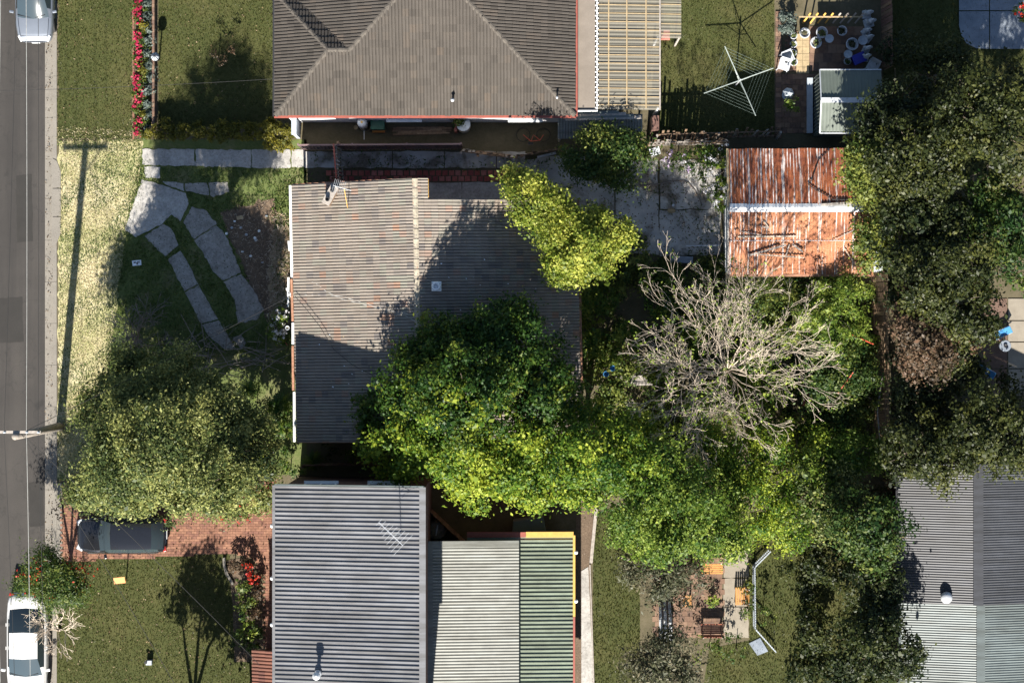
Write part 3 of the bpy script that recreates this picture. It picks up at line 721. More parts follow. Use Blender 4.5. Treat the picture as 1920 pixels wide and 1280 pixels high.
    for sy in (-1, 1):
        zz = top(.47) - .05
        MB().box((.462 * L, sy * hw(.462) * .74, zz - .02), (.30, .30, .10), rz=-sy * .45, ry=.25).build('headlight', M['lamp_clear'], t, bevel=.03, local=True)
        MB().box((-.478 * L, sy * hw(.47) * .80, trunk - .18), (.16, .34, .16), rz=sy * .3).build('tail_light', M['lamp_red'], t, bevel=.03, local=True)
        mm = MB().box((ws[0] * L - .28, sy * (Wd / 2 + .09), belt + .03), (.12, .20, .13), rz=sy * .2); mm.build('wing_mirror', paint, t, bevel=.03, local=True)
        MB().bar((ws[0] * L - .02, sy * .1, belt + .045), (ws[0] * L - .13, sy * .72 * Wd / 2 - .08, belt + .09), .025, .02).build('wiper', M['black'], t, local=True)
    sm = MB()
    for sy in (-1, 1):
        sm.tube([(f * L, sy * hw(f) * .80, top(f) + .022) for f in (ws[0] + .005, .34, .40, .45)], .007, 4)
        sm.tube([(f * L, sy * hw(f) * .80, top(f) + .022) for f in (-.47, (rr[1] - .5) / 2, rr[1] - .01)], .007, 4)
        for f in (ws[0] - .03, (ws[0] + rr[0]) / 2 - .02, rr[0] - .02): sm.tube([(f * L, sy * (hw(f) + .002), .35), (f * L, sy * (hw(f) * .985), belt - .06)], .006, 4)
    sm.tube([(.452 * L, y, top(.452) + .03 - .02 * abs(y)) for y in (-.6, -.3, 0, .3, .6)], .007, 4)
    sm.build('panel_gap', M['black'], t, local=True)['kind'] = 'stuff'
    MB().box((.497 * L, 0, .52), (.05, .9, .14)).build('grille', M['black'], t, local=True)
    for f, zz in ((.506, .38), (-.503, .62)): MB().box((f * L, 0, zz), (.02, .37, .12)).build('number_plate', M['sign_white'], t, local=True)
    for sy in (-1, 1):
        for f in (.02, -.20): MB().box((f * L, sy * (hw(f) + .005), belt - .12), (.14, .03, .03)).build('door_handle', paint, t, local=True)
    return t
# ---- small things
def pot(px, py, r_px, label, mat='pot_white', h=.32, plant=None, group='glazed pots on the paved yard', seed=0, z=0.03):
    r = r_px / PPM; c = P(px, py, h); t = empty('plant_pot', (c.x, c.y, z), label, 'pot', group)
    MB().lathe([(r * .62, 0), (r * .70, .02), (r * .96, h * .85), (r, h * .88), (r, h), (r * .80, h), (r * .76, h * .82), (0.01, h * .80)], (c.x, c.y, z), 20).build('body', M[mat], t, True)
    MB().lathe([(r * .77, h * .80), (.01, h * .84)], (c.x, c.y, z), 14).build('soil', M['soil'], t)
    if plant:
        me = foliage_mesh('plant', M[plant], [(px, py, h + .05, r_px * .62)], 1.0, (.10, .05), seed, t.location, clump=(.08, .14)); link('plant', me, t)
    return t
def bush(name, px, py, h, rp, mat, label, cat='shrub', group=None, dens=1.8, leaf=(.12, .07), seed=0, flower=None, lobes=None, base=.5, clump=(.14, .28)):
    lobes = lobes or [(px, py, h, rp)]; b = P(px, py, 0); t = empty(name, b, label, cat, group)
    MB().tube([b, b + Vector((0, 0, max(.12, h * .8)))], [.03, .015], 5).build('stem', M['bark'], t)
    link('foliage', foliage_mesh('foliage', M[mat], lobes, dens, leaf, seed, b, base, clump=clump), t)
    if flower:
        fl = [(l[0], l[1], l[2] + .06, l[3] * 1.02) for l in lobes]
        link('flowers', foliage_mesh('flowers', M[flower[0]], fl, flower[1] * .5, (.11, .09), seed + 5, b, .5, clump=(.08, .18)), t)['kind'] = 'stuff'
    return t
def palm(px, py, h, r_px, label, seed=0, mat='lf_green', n=22):
    rng = random.Random(seed); b = P(px, py, 0); t = empty('palm', b, label, 'palm'); top = b + Vector((0, 0, h))
    MB().tube([b, top], [.09, .06], 7).build('trunk', M['bark'], t)
    R = r_px / PPM
    for i in range(n):
        a = 2 * math.pi * i / n + rng.uniform(-.1, .1); d = Vector((math.cos(a), math.sin(a), 0)); e = rng.uniform(.1, .9); vs = []; s = Vector((-d.y, d.x, 0))
        K = 7; L = R * rng.uniform(.8, 1.1); C = []; N2 = []
        spine = [top + d * (L * k / K) + Vector((0, 0, e * L * (k / K) - (.55 + e * .7) * L * (k / K) ** 2)) for k in range(K + 1)]
        f = MB()
        for k in range(1, K + 1):
            for sg in (-1, 1):
                tip = spine[k] + s * sg * L * .24 * math.sin(math.pi * (k + .5) / (K + 1.2)) + d * L * .10 - Vector((0, 0, .04))
                f.add([spine[k - 1], spine[k] , tip], [(0, 1, 2)])
        me = f.mesh('frond', M[mat], b); at = me.attributes.new("tint", 'FLOAT', 'FACE'); at.data.foreach_set("value", [rng.uniform(.2, .8)] * len(me.polygons))
        link('frond', me, t)
    return t
def bench(px, py, rz, label, mat, w=1.05, back=True, group='garden benches', d=.46):
    c = P(px, py, .42); t = empty('garden_bench', (c.x, c.y, 0.03), label, 'bench', group, rz=rz)
    for i in range(5): MB().box((0, -d / 2 + (i + .5) * d / 5, .43), (w, d / 5 - .02, .03)).build('seat_slat', M[mat], t, local=True)
    if back:
        for i in range(3): MB().box((0, d / 2 + .05 + .025 * i, .52 + .11 * i), (w, .03, .09), rx=-.2).build('back_slat', M[mat], t, local=True)
    for sx in (-1, 1):
        for sy in (-1, 1): MB().box((sx * (w / 2 - .08), sy * (d / 2 - .04), .21), (.06, .06, .42)).build('leg', M['timber_pale'], t, local=True)
        if back: MB().bar((sx * (w / 2 - .08), d / 2 - .02, .40), (sx * (w / 2 - .08), d / 2 + .13, .82), .05).build('back_post', M['timber_pale'], t, local=True)
    return t
def chair(px, py, rz, label, group, mat='pot_white', n=1):
    c = P(px, py, .45); t = empty('plastic_chair', (c.x, c.y, .03), label, 'chair', group, rz=rz); s = .46
    MB().box((0, 0, .43), (s, s, .035)).build('seat', M[mat], t, bevel=.012, local=True)
    MB().box((0, s / 2, .67), (s, .035, .44), rx=-.15).build('backrest', M[mat], t, bevel=.012, local=True)
    for x in (-1, 1):
        MB().bar((x * s / 2, -s / 2, .64), (x * s / 2, s / 2, .66), .05, .03).build('armrest', M[mat], t, local=True)
        for y in (-1, 1): MB().bar((x * .20, y * .20, .42), (x * .24, y * .25, 0), .045).build('leg', M[mat], t, local=True)
    return t
def wire(a, b, sag, r, mat, label, group=None, cat='cable', name='overhead_cable', n=18):
    a = Vector(a); b = Vector(b); pts = [a.lerp(b, i / n) - Vector((0, 0, sag * 4 * (i / n) * (1 - i / n))) for i in range(n + 1)]
    return one(name, MB().tube(pts, r, 5), M[mat], label, cat, group)
# ================================================================= THE SETTING
X0 = P(107, 0).x
def jag(poly, step=14, amp=1.3):
    out = []
    for (ax, ay), (bx, by) in zip(poly, poly[1:] + poly[:1]):
        n = max(1, int(math.hypot(bx - ax, by - ay) / step))
        for i in range(n):
            t = i / n; out.append((ax + (bx - ax) * t + (U(-amp, amp) if i else 0), ay + (by - ay) * t + (U(-amp, amp) if i else 0)))
    return out
struct('ground', MB().sheet([(-300, -300), (300, -300), (300, 300), (-300, 300)], -.30), M['soil'])
struct('road', MB().sheet([(-60, -300), (P(83, 0).x, -300), (P(83, 0).x, 300), (-60, 300)], -.17), M['asphalt'])
for pl in ([(28, 330), (58, 326), (60, 452), (30, 455)], [(-10, 560), (40, 556), (43, 640), (-10, 644)], [(52, 905), (80, 903), (81, 985), (54, 988)]):
    struct('road_patch', MB().sheet(PP(jag(pl, 8, .9)), -.166), M['asphalt_patch'])
gut = empty('kerb', (P(95, 640).x, 0, 0), kind='structure')
def strip_pieces(name, x0, x1, z0, z1, mat, parent, ylist):
    for a, b in zip(ylist, ylist[1:]):
        MB().prism([(P(x0, 0).x, P(0, b).y + .006), (P(x1, 0).x, P(0, b).y + .006), (P(x1, 0).x, P(0, a).y - .006), (P(x0, 0).x, P(0, a).y - .006)], z0, z1 + U(-.003, .003)).build(name, mat, parent)
ky = [-60, 66, 143, 220, 298, 372, 450, 528, 606, 684, 762, 840, 918, 996, 1074, 1152, 1230, 1340]
strip_pieces('gutter_slab', 83, 98.5, -.25, -.145, M['kerb'], gut, ky)
strip_pieces('kerb_stone', 99, 106.5, -.25, .012, M['kerb'], gut, ky)
struct('yard_soil', MB().prism([(X0, -300), (300, -300), (300, 300), (X0, 300)], -.28, 0), M['soil'])
# concrete layback at the driveway crossing
cross = empty('driveway_crossing', P(105, 370), kind='structure')
for pl in ([(97, 296), (107, 302), (114, 322), (114, 352), (97, 352)], [(97, 354), (114, 354), (114, 405), (97, 405)], [(97, 407), (114, 407), (113, 440), (104, 462), (97, 462)]):
    MB().prism([tuple(q[:2]) for q in PP(pl)], .005, .035).build('concrete_slab', M['kerb'], cross)
struct('verge_lawn', MB().sheet(PP(jag([(109, 264), (268, 264), (262, 330), (235, 440), (225, 520), (205, 700), (190, 900), (109, 900)], 8, 2.5)), .006), M['dry_grass'])
struct('front_yard', MB().sheet(PP([(200, 262), (575, 262), (575, 890), (180, 890)]), .003), M['rough_grass'])
struct('side_yard', MB().sheet(PP([(570, 262), (1060, 262), (1060, 345), (570, 345)]), .003), M['soil'])
struct('neighbour_verge', MB().sheet(PP(jag([(109, -120), (247, -120), (247, 260), (109, 260)], 8, 2.2)), .0065), M['lawn'])
struct('neighbour_front_lawn', MB().sheet(PP([(297, -120), (516, -120), (516, 238), (297, 238)]), .006), M['lawn'])
struct('neighbour_back_lawn', MB().sheet(PP([(1235, -120), (1452, -120), (1452, 252), (1235, 252)]), .006), M['lawn'])
struct('rear_lawn', MB().sheet(PP([(1656, -120), (2060, -120), (2060, 330), (1656, 330)]), .006), M['lawn'])
struct('corner_lawn', MB().sheet(PP([(107, 1050), (430, 1038), (440, 1090), (470, 1140), (475, 1400), (107, 1400)]), .006), M['lawn'])
struct('south_lawn', MB().sheet(PP([(1112, 960), (1200, 960), (1200, 1400), (1112, 1400)]), .006), M['lawn'])
struct('garden_grass', MB().sheet(PP([(1405, 960), (1690, 960), (1690, 1400), (1300, 1400), (1330, 1215), (1405, 1200)]), .006), M['lawn'])
struct('debris_patch', MB().sheet(PP(jag([(412, 400), (440, 388), (480, 378), (515, 372), (520, 590), (500, 600), (470, 540), (450, 480), (428, 440)], 7, 5)), .010), M['mulch'])
struct('straw_patch', MB().sheet(PP(jag([(512, 430), (556, 420), (560, 600), (510, 605), (504, 520)], 7, 5)), .012), M['straw'])
# driveway slabs, each a piece
drv = empty('driveway', P(350, 400), kind='structure')
SLABS = [[(267, 280), (365, 280), (365, 311), (268, 310)], [(367, 280), (470, 281), (470, 315), (367, 312)], [(472, 281), (544, 281), (545, 315), (472, 315)], [(547, 281), (571, 281), (571, 314), (547, 314)],
  [(271, 313), (301, 313), (301, 334), (273, 333)], [(266, 337), (305, 347), (348, 362), (354, 382), (338, 415), (322, 402), (305, 419), (254, 445), (235, 432), (246, 395)],
  [(306, 420), (322, 430), (335, 460), (310, 481), (271, 443)], [(338, 470), (355, 498), (372, 532), (346, 546), (315, 486)], [(373, 534), (388, 562), (409, 598), (377, 606), (347, 549)],
  [(410, 600), (428, 632), (441, 651), (422, 655), (390, 628), (379, 609)], [(360, 387), (387, 395), (407, 420), (364, 448), (344, 417)], [(364, 450), (407, 422), (425, 445), (450, 505), (452, 511), (418, 526), (400, 510), (382, 475)],
  [(419, 528), (452, 513), (475, 542), (495, 580), (480, 600), (446, 606), (440, 562)], [(436, 635), (451, 628), (461, 642), (451, 655)], [(305, 340), (344, 344), (346, 359), (315, 348)], [(347, 344), (388, 343), (392, 366), (362, 360), (349, 359)], [(391, 343), (427, 342), (430, 360), (400, 370), (394, 366)]]
for i, s in enumerate(SLABS):
    MB().prism([tuple(q[:2]) for q in PP(jag(s, 6, 1.5))], 0, .022 + U(0, .012)).build('concrete_slab', M['concrete_worn' if i in (6, 7, 8, 9, 10, 11, 12, 13, 15, 16) else 'concrete'], drv)
# side path: rough concrete, two rows of red pavers, grey apron
spath = empty('side_path', P(800, 310), kind='structure')
for a, b in ((572, 638), (640, 735), (737, 832), (834, 930), (932, 985)):
    MB().prism([tuple(q[:2]) for q in PP(jag([(a, 284), (b, 284), (b, 315), (a, 315)], 12, 1.6))], 0, .03 + U(0, .01)).build('concrete_slab', M['concrete_dirty'], spath)
for r in range(2):
    for i in range(30):
        x = 612 + i * 12.1 + (6 if r else 0)
        if i in (4, 9) and r == 1: continue
        if x > 975: continue
        pv = [(x, 320 + r * 10.6), (x + 9.6, 320 + r * 10.6), (x + 9.6, 329.2 + r * 10.6), (x, 329.2 + r * 10.6)]
        MB().prism([tuple(q[:2]) for q in PP([(a + U(-.5, .5), b + U(-.5, .5)) for a, b in pv])], 0, .035 + U(-.008, .008)).build('paver', M['paver_red'][random.randrange(4)], spath)
for a, b in ((797, 865), (867, 1000)):
    MB().prism([tuple(q[:2]) for q in PP(jag([(a, 342), (b, 342), (b, 395), (a, 395)]))], 0, .032).build('concrete_slab', M['concrete'], spath)
# back yard concrete
byard = empty('back_yard_paving', P(1200, 400), kind='structure')
for s in ([(985, 300), (1060, 290), (1152, 300), (1152, 395), (1060, 395), (985, 345)], [(1154, 300), (1233, 300), (1235, 382), (1235, 478), (1154, 470)], [(1237, 300), (1352, 300), (1352, 392), (1238, 392)], [(1237, 394), (1352, 394), (1350, 478), (1237, 480)], [(1060, 397), (1152, 397), (1152, 468), (1080, 470)]):
    MB().prism([tuple(q[:2]) for q in PP(jag(s))], 0, .03 + U(0, .012)).build('concrete_slab', M['concrete_dirty'], byard)
# brick driveway of the neighbour below
bdrv = empty('brick_driveway', P(300, 980), kind='structure')
def brick_field(parent, poly, mats, bw=.23, bh=.112, z=.03, seed=0, single_from=None):
    rng = random.Random(seed); pl = [tuple(q[:2]) for q in PP(poly)]; a = np.array(pl); lo, hi = a.min(0), a.max(0); mbs = [MB() for _ in mats]; y = lo[1]; r = 0
    while y < hi[1]:
        x = lo[0] - (bw / 2 if r % 2 else 0)
        while x < hi[0]:
            if in_poly(np.array([x + bw / 2]), np.array([y + bh / 2]), pl)[0]:
                mbs[rng.randrange(len(mats))].prism([(x + .004, y + .004), (x + bw - .006, y + .004), (x + bw - .006, y + bh - .006), (x + .004, y + bh - .006)], 0.0, z + rng.uniform(-.004, .004))
            x += bw
        y += bh; r += 1
    for m, mt in zip(mbs, mats):
        if m.v: m.build('brick_paving', mt, parent)['kind'] = 'stuff'
brick_field(bdrv, [(113, 935), (150, 900), (515, 900), (515, 1045), (440, 1036), (270, 1046), (118, 1052)], M['brick_pave'])
brick_field(bdrv, [(430, 1036), (515, 1036), (515, 1215), (494, 1215), (494, 1080), (470, 1045)], M['brick_pave'], seed=3)
# concrete apron / footpath in front of it
MB().prism([tuple(q[:2]) for q in PP([(107, 905), (116, 905), (117, 1050), (107, 1085)])], 0, .025).build('concrete_slab', M['kerb'], bdrv)
# paved yard top right
pyard = empty('paved_yard', P(1550, 110), kind='structure')
for x in range(1453, 1466, 12):
    pass
for i in range(25):
    y = 22 + i * 9.5
    MB().prism([tuple(q[:2]) for q in PP([(1454, y), (1465, y), (1465, y + 9), (1454, y + 9)])], 0, .06).build('edging_brick', M['brown_pave'][i % 3], pyard)
brick_field(pyard, [(1466, 135), (1540, 135), (1540, 250), (1466, 250)], M['brown_pave'], .24, .24, .03, 5)
brick_field(pyard, [(1518, 52), (1622, 52), (1622, 134), (1518, 134)], M['brown_pave'], .40, .40, .03, 6)
brick_field(pyard, [(1480, 52), (1492, 52), (1492, 134), (1466, 134), (1466, 120)], M['brown_pave'], .24, .12, .03, 7)
for r in range(6):
    for c_ in range(2): MB().prism([tuple(q[:2]) for q in PP([(1493 + c_ * 12.2, 64 + r * 12.5), (1504.6 + c_ * 12.2, 64 + r * 12.5), (1504.6 + c_ * 12.2, 75.9 + r * 12.5), (1493 + c_ * 12.2, 75.9 + r * 12.5)])], 0, .04 + U(-.004, .004)).build('paver', M['stone_pave'], pyard)
# slab in the far yard
slab = empty('rear_patio', P(1850, 45), kind='structure')
for a, b, c_, d_ in ((1798, 1854, -30, 20), (1856, 1925, -30, 20)): MB().prism([tuple(q[:2]) for q in PP([(a, c_), (b, c_), (b, d_), (a, d_)])], 0, .05).build('concrete_slab', M['pool_slab'], slab)
MB().prism([tuple(q[:2]) for q in PP([(1798, 22), (1854, 22), (1854, 92), (1830, 91), (1812, 82), (1802, 66), (1798, 48)])], 0, .05).build('concrete_slab', M['pool_slab'], slab)
MB().prism([tuple(q[:2]) for q in PP([(1856, 22), (1925, 22), (1925, 92), (1856, 92)])], 0, .05).build('concrete_slab', M['pool_slab'], slab)
# courtyard on the right with loungers
court = empty('courtyard', P(1880, 640), kind='structure')
for i, (a, b) in enumerate(((560, 600), (602, 640), (642, 690), (692, 740))):
    MB().prism([tuple(q[:2]) for q in PP([(1828, a), (1888, a), (1888, b), (1828, b)])], 0, .03).build('concrete_slab', M['brown_pave'][2], court)
    MB().prism([tuple(q[:2]) for q in PP([(1890, a), (1960, a), (1960, b), (1890, b)])], 0, .035).build('concrete_slab', M['pale_concrete'], court)
# seating square
sq = empty('seating_square', P(1340, 1110), kind='structure')
brick_field(sq, [(1228, 1045), (1356, 1045), (1356, 1195), (1228, 1195)], M['brown_pave'], .24, .24, .025, 8)
for a, b in ((1030, 1082), (1084, 1136), (1138, 1195)): MB().prism([tuple(q[:2]) for q in PP(jag([(1357, a), (1402, a), (1404, b), (1357, b)]))], 0, .02).build('gravel_slab', M['pale_concrete'], sq)
# side path bottom centre
gp = empty('gravel_path', P(1098, 1100), kind='structure')
MB().sheet(PP([(1080, 930), (1116, 940), (1108, 1060), (1112, 1300), (1080, 1300)]), .008).build('gravel_bed', M['mulch'], gp)
MB().prism([tuple(q[:2]) for q in PP([(1090, 1070), (1103, 1062), (1114, 1300), (1090, 1300)])], 0, .03).build('concrete_slab', M['concrete'], gp)
MB().bar(P(1118, 950, .06), P(1108, 1055, .06), .14, .1).build('edging_board', M['timber_pale'], gp)
MB().bar(P(1106, 1058, .06), P(1114, 1300, .06), .05, .12).build('edging_board', M['timber_pale'], gp)

# ---- uncountable ground cover
ev = SLABS
blades('dry_grass', [[(112, 262), (268, 262), (262, 330), (235, 440), (225, 520), (205, 700), (190, 900), (108, 900)]], 620, .045, .017, 'blade_dry', 1, ev[:6], label='straw coloured patchy grass on the verge', patch=.9)
blades('green_grass', [[(112, 262), (268, 262), (262, 330), (235, 440), (225, 520), (205, 700), (190, 900), (108, 900)]], 460, .05, .02, 'blade_green', 21, ev[:6], label='green tufts among the dry verge grass', patch=-1.6)
blades('rough_grass', [[(262, 300), (572, 300), (560, 620), (470, 660), (200, 700), (232, 440)]], 520, .075, .022, 'blade_green', 2, ev + [[(412, 400), (515, 372), (520, 590), (500, 600)]], label='rough green grass between the driveway slabs', patch=.4)
blades('mown_grass', [[(107, -20), (249, -20), (249, 261), (107, 261)], [(297, -20), (512, -20), (512, 236), (297, 236)], [(1237, -20), (1452, -20), (1452, 252), (1237, 252)], [(107, 1050), (430, 1038), (440, 1090), (470, 1140), (475, 1300), (107, 1300)]], 330, .04, .018, 'blade_lawn', 3, label='mown green grass of the neighbouring lawns')
blades('shady_grass', [[(1112, 960), (1200, 960), (1200, 1300), (1112, 1300)], [(1405, 960), (1690, 960), (1690, 1300), (1320, 1300), (1330, 1215), (1405, 1200)], [(1656, -20), (1930, -20), (1930, 250), (1656, 250)]], 260, .06, .02, 'blade_lawn', 4, label='longer grass in the shaded back gardens')
blades('straggling_grass', [[(107, 238), (249, 244), (249, 268), (107, 268)]], 330, .05, .02, 'blade_dry', 31, label='dry blades straggling into the green verge')
blades('straggling_grass', [[(107, 255), (262, 255), (262, 285), (107, 275)], [(215, 440), (262, 300), (285, 300), (240, 460), (230, 700), (195, 700)]], 380, .05, .02, 'blade_green', 32, label='green blades straggling into the dry verge', patch=.8)
litter('twig_litter', [(412, 400), (515, 372), (520, 590), (500, 600), (450, 480)], 900, 'twig', (.16, .014), 5, label='broken twigs and chips over the debris patch')
litter('straw_litter', [(505, 400), (556, 400), (560, 620), (500, 620)], 1500, 'twig', (.24, .022), 6, label='dry straw and cuttings beside the house')
blades('weeds', [[(505, 340), (556, 340), (558, 640), (512, 640)], [(560, 316), (640, 316), (640, 342), (560, 342)], [(575, 284), (1050, 300), (1050, 318), (600, 318)]], 120, .14, .03, 'blade_green', 7, label='weeds along the house and the side path', patch=1.0)

# ================================================================= MAIN HOUSE
def tint_main(r): return min(1, max(0, r.gauss(.45, .22)))
def tint_dark(r): return min(1, max(0, r.gauss(.5, .18)))
TL = P(548, 347, 2.7); BL = P(557, 828, 2.7); R0 = P(778, 335, 4.7); R1 = R0 + (BL - TL)
rd = (R1 - R0).normalized(); e = Vector((-rd.y, rd.x, 0)); ridge_at = lambda y: R0 + rd * ((R0.y - y) / -rd.y)
Ra = ridge_at(6.03); RW = 6.9; slope_r = 2.3 / RW
def rpt(a, w): return a + e * w + Vector((0, 0, -slope_r * w))
house = empty('house', P(800, 600), 'single storey brick house with long weathered brown tile roof across the middle of the lot', 'house')
wb = MB()
def gable(a, b, wl_, wr, zl, zr, zt):
    ps = [a - e * wl_, a - e * wl_, a, a + e * wr, a + e * wr]; zs = [0, zl, zt, zr, 0]; qs = [p + (b - a) for p in ps]
    vs = [(p.x, p.y, z) for p, z in zip(ps, zs)] + [(p.x, p.y, z) for p, z in zip(qs, zs)]
    wb.add(vs, [(0, 1, 2, 3, 4), (9, 8, 7, 6, 5)] + [(i, i + 5, (i + 1) % 5 + 5, (i + 1) % 5) for i in range(5)])
flatz = lambda v: Vector((v.x, v.y, 0))
gable(flatz(R0 + rd * .30), flatz(ridge_at(6.0)), 5.0, .25, 2.72, 4.4, 4.55)
gable(flatz(Ra + rd * .30), flatz(R1 - rd * .35), 5.0, 6.5, 2.72, 2.4, 4.52)
wb.build('wall', M['dark_brick'], house)
rl = MB().slab([TL, BL, R1, R0], .07).build('roof', M['cap_main'], house)
tile_slope(rl, [TL, BL, R1, R0], BL - TL, .270, .315, M['tile_main'], 150, 'main', 11, tint_main)
BR = rpt(R1, RW); TR = rpt(Ra, RW)
rr_ = MB().slab([BR, TR, Ra, R1], .07).build('roof', M['cap_main'], house)
tile_slope(rr_, [BR, TR, Ra, R1], TR - BR, .270, .315, M['tile_main'], 150, 'main', 12, tint_main)
sb = rpt(ridge_at(6.04), .52); st_ = rpt(R0, .52)
rs = MB().slab([sb, st_, R0, ridge_at(6.04)], .07).build('roof', M['cap_main'], house)
tile_slope(rs, [sb, st_, R0, ridge_at(6.04)], st_ - sb, .270, .315, M['tile_main'], 0, 'main', 13, tint_main)
ridge_caps(rl, R0, R1, M['cap_main'], .27, .10, .42)
MB().bar(sb + Vector((.03, 0, -.08)), st_ + Vector((.03, 0, -.08)), .03, .17).build('barge_board', M['fascia_yellow'], house)
MB().bar(TL + Vector((0, .03, -.06)), R0 + Vector((0, .03, -.06)), .03, .16).build('barge_board', M['gutter_rust'], house)
MB().bar(BL + Vector((0, -.03, -.06)), R1 + Vector((0, -.03, -.06)), .03, .16).build('barge_board', M['gutter_rust'], house)
gl = [(0, .36, 'white_metal'), (.365, .53, 'gutter_rust'), (.535, .62, 'white_metal'), (.625, .80, 'gutter_rust'), (.805, 1.0, 'white_metal')]
for a, b, m_ in gl:
    s_ = Vector((-.07 - U(0, .05), 0, -.09)); MB().bar(TL.lerp(BL, a) + s_, TL.lerp(BL, b) + s_ + Vector((U(-.04, .03), 0, U(-.04, .02))), .11, .10).build('gutter', M[m_], house, bevel=.02)
MB().bar(BR + Vector((.07, 0, -.09)), TR + Vector((.07, 0, -.09)), .11, .10).build('gutter', M['gutter_rust'], house, bevel=.02)
wlx = (R0 - e * 5.0)
for yy in (4.6, 1.2, -2.2):
    q = ridge_at(yy) - e * 5.0; window_part(house, (q.x - .002, q.y, 1.45), (-1, 0), 1.7, 1.2)
q = ridge_at(2.9) - e * 5.0
dr = MB().box((q.x - .03, q.y, 1.05), (.06, .86, 2.05)).build('door', M['timber_red'], house)
MB().box((q.x - .08, q.y + .33, 1.05), (.06, .05, .12)).build('handle', M['galv'], dr)
# roof fittings
rv = P(818, 537, 4.50); t = empty('roof_vent', rv, 'pale blue-white square roof ventilator with a round cowl on the shaded slope', 'vent')
MB().box((rv.x, rv.y, rv.z + .05), (.40, .42, .24), ry=.32).build('base', M['white_metal'], t, bevel=.02)
MB().lathe([(.17, .16), (.19, .18), (.19, .30), (.14, .33), (.10, .30), (.09, .20), (.0, .20)], rv, 18).build('cowl', M['white_metal'], t, True)
MB().lathe([(.085, .2), (.085, .27), (.0, .29)], rv, 12).build('cap', M['galv'], t)
a_ = P(622, 368, 3.45); t = empty('chimney', a_, 'narrow brown chimney stack tilted across the sunlit tiles', 'chimney')
MB().box((a_.x, a_.y, a_.z + .30), (.30, .82, .95), rz=-.50).build('stack', M['timber_brown'][0], t, bevel=.015)
MB().box((a_.x, a_.y, a_.z + .80), (.36, .88, .07), rz=-.50).build('cap', M['timber_pale'], t, bevel=.01)
for k in (-.22, .22): MB().lathe([(.09, .83), (.09, 1.0), (.06, 1.0), (.06, .86)], (a_.x - k * math.sin(-.5), a_.y + k * math.cos(-.5), a_.z), 12).build('flue', M['black'], t)
ab = P(652, 390, 3.55); t = empty('roof_antenna', ab, 'bent thin roof antenna with orange mast beside the chimney', 'antenna')
MB().tube([ab, ab + Vector((.02, .05, .5)), ab + Vector((-.05, .75, 1.25))], .016, 5).build('mast', M['fascia_yellow'], t)
tp = ab + Vector((-.05, .75, 1.25))
MB().tube([tp + Vector((-.45, .12, 0)), tp + Vector((.3, -.1, .02))], .012, 4).build('boom', M['galv'], t)
for k in range(7):
    q = tp.lerp(tp + Vector((-.45, .12, 0)), k / 6); MB().tube([q + Vector((-.08, -.28, 0)), q + Vector((.08, .28, 0))], .006, 4).build('element', M['galv'], t)
def on_left(px, py, up=.06):
    h = 3.5
    for _ in range(6):
        w_ = P(px, py, h); w = (w_ - R0).dot(e); h = 4.7 - abs(w) * (2.0 / 5.41 if w < 0 else slope_r)
    return P(px, py, h + up)
one('roof_cable', MB().tube([on_left(*q) for q in [(585, 528), (592, 531), (612, 546), (640, 560), (700, 575), (757, 590), (778, 602), (812, 606)]], .014, 5), M['cable_pale'], 'pale cable looping over the tiles, lower of two strands', 'cable', 'loose cables on the tiled roof')
one('roof_cable', MB().tube([on_left(*q) for q in [(556, 553), (600, 552), (640, 555), (700, 573), (745, 585), (765, 588), (790, 592), (825, 603), (850, 616)]], .014, 5), M['cable_pale'], 'pale cable from the gutter that runs on past the ridge to the tree', 'cable', 'loose cables on the tiled roof')
one('roof_cable', MB().tube([on_left(x, y, .25) for x, y in [(553, 555), (575, 580), (600, 612), (626, 655), (660, 683), (700, 704), (722, 714)]], .013, 5), M['cable'], 'thin dark line crossing the roof tiles towards the vine tree', 'cable', 'loose cables on the tiled roof')  # thin dark tube just above the tiles, drawn as a line down the slope
for i in range(46):
    px, py = (U(800, 1070), U(480, 640)) if i % 3 else (U(570, 700), U(620, 800))
    one('fallen_leaf', MB().box(on_left(px, py, .075), (U(.04, .07), U(.03, .05), .01), rz=U(0, 3)), M['sign_white'] if i % 2 else M['stone_pave'], 'tiny pale leaf lying on the shaded roof tiles', 'leaf', 'pale leaves fallen on the roof')

# ================================================================= RUSTED GARAGE
gar = empty('garage', P(1490, 400), 'rusty corrugated iron garage with pale fibro side wall and white ridge capping', 'garage')
gx0 = P(1364, 0, 2.5).x; gx1 = P(1660, 0, 2.5).x; yt = P(0, 279, 2.5).y; yr = P(0, 389, 3.0).y; ys = P(0, 452, 2.72).y; yb = P(0, 514, 2.42).y
gw = MB()
pr = [(yt - .12, 0), (yt - .12, 2.42), (yr, 2.92), (yb + .15, 2.36), (yb + .15, 0)]
vs = [(gx0 + .10, y, z) for y, z in pr] + [(gx1 - .1, y, z) for y, z in pr]
gw.add(vs, [(0, 1, 2, 3, 4), (9, 8, 7, 6, 5)] + [(i, i + 5, (i + 1) % 5 + 5, (i + 1) % 5) for i in range(5)]).build('wall', M['fibro'], gar)
for z_ in (.9, 1.8): MB().bar((gx0 + .08, yt - .15, z_), (gx0 + .08, yb + .2, z_), .02, .05).build('batten', M['white_metal'], gar)
window_part(gar, (gx0 + .098, yr + .9, 1.5), (-1, 0), .7, .7)
corr(gar, (gx0, yt, 2.50), (gx1 - gx0, 0, 0), (0, yr - yt, .50), .128, .034, .76, M['rust'], seed=1, slack=.012)
corr(gar, (gx0 + .02, ys - .07, 2.70), (gx1 - gx0 - .25, 0, 0), (0, yr - ys + .07, .29), .128, .034, .76, M['rust_orange_lit'], seed=2, slack=.012)
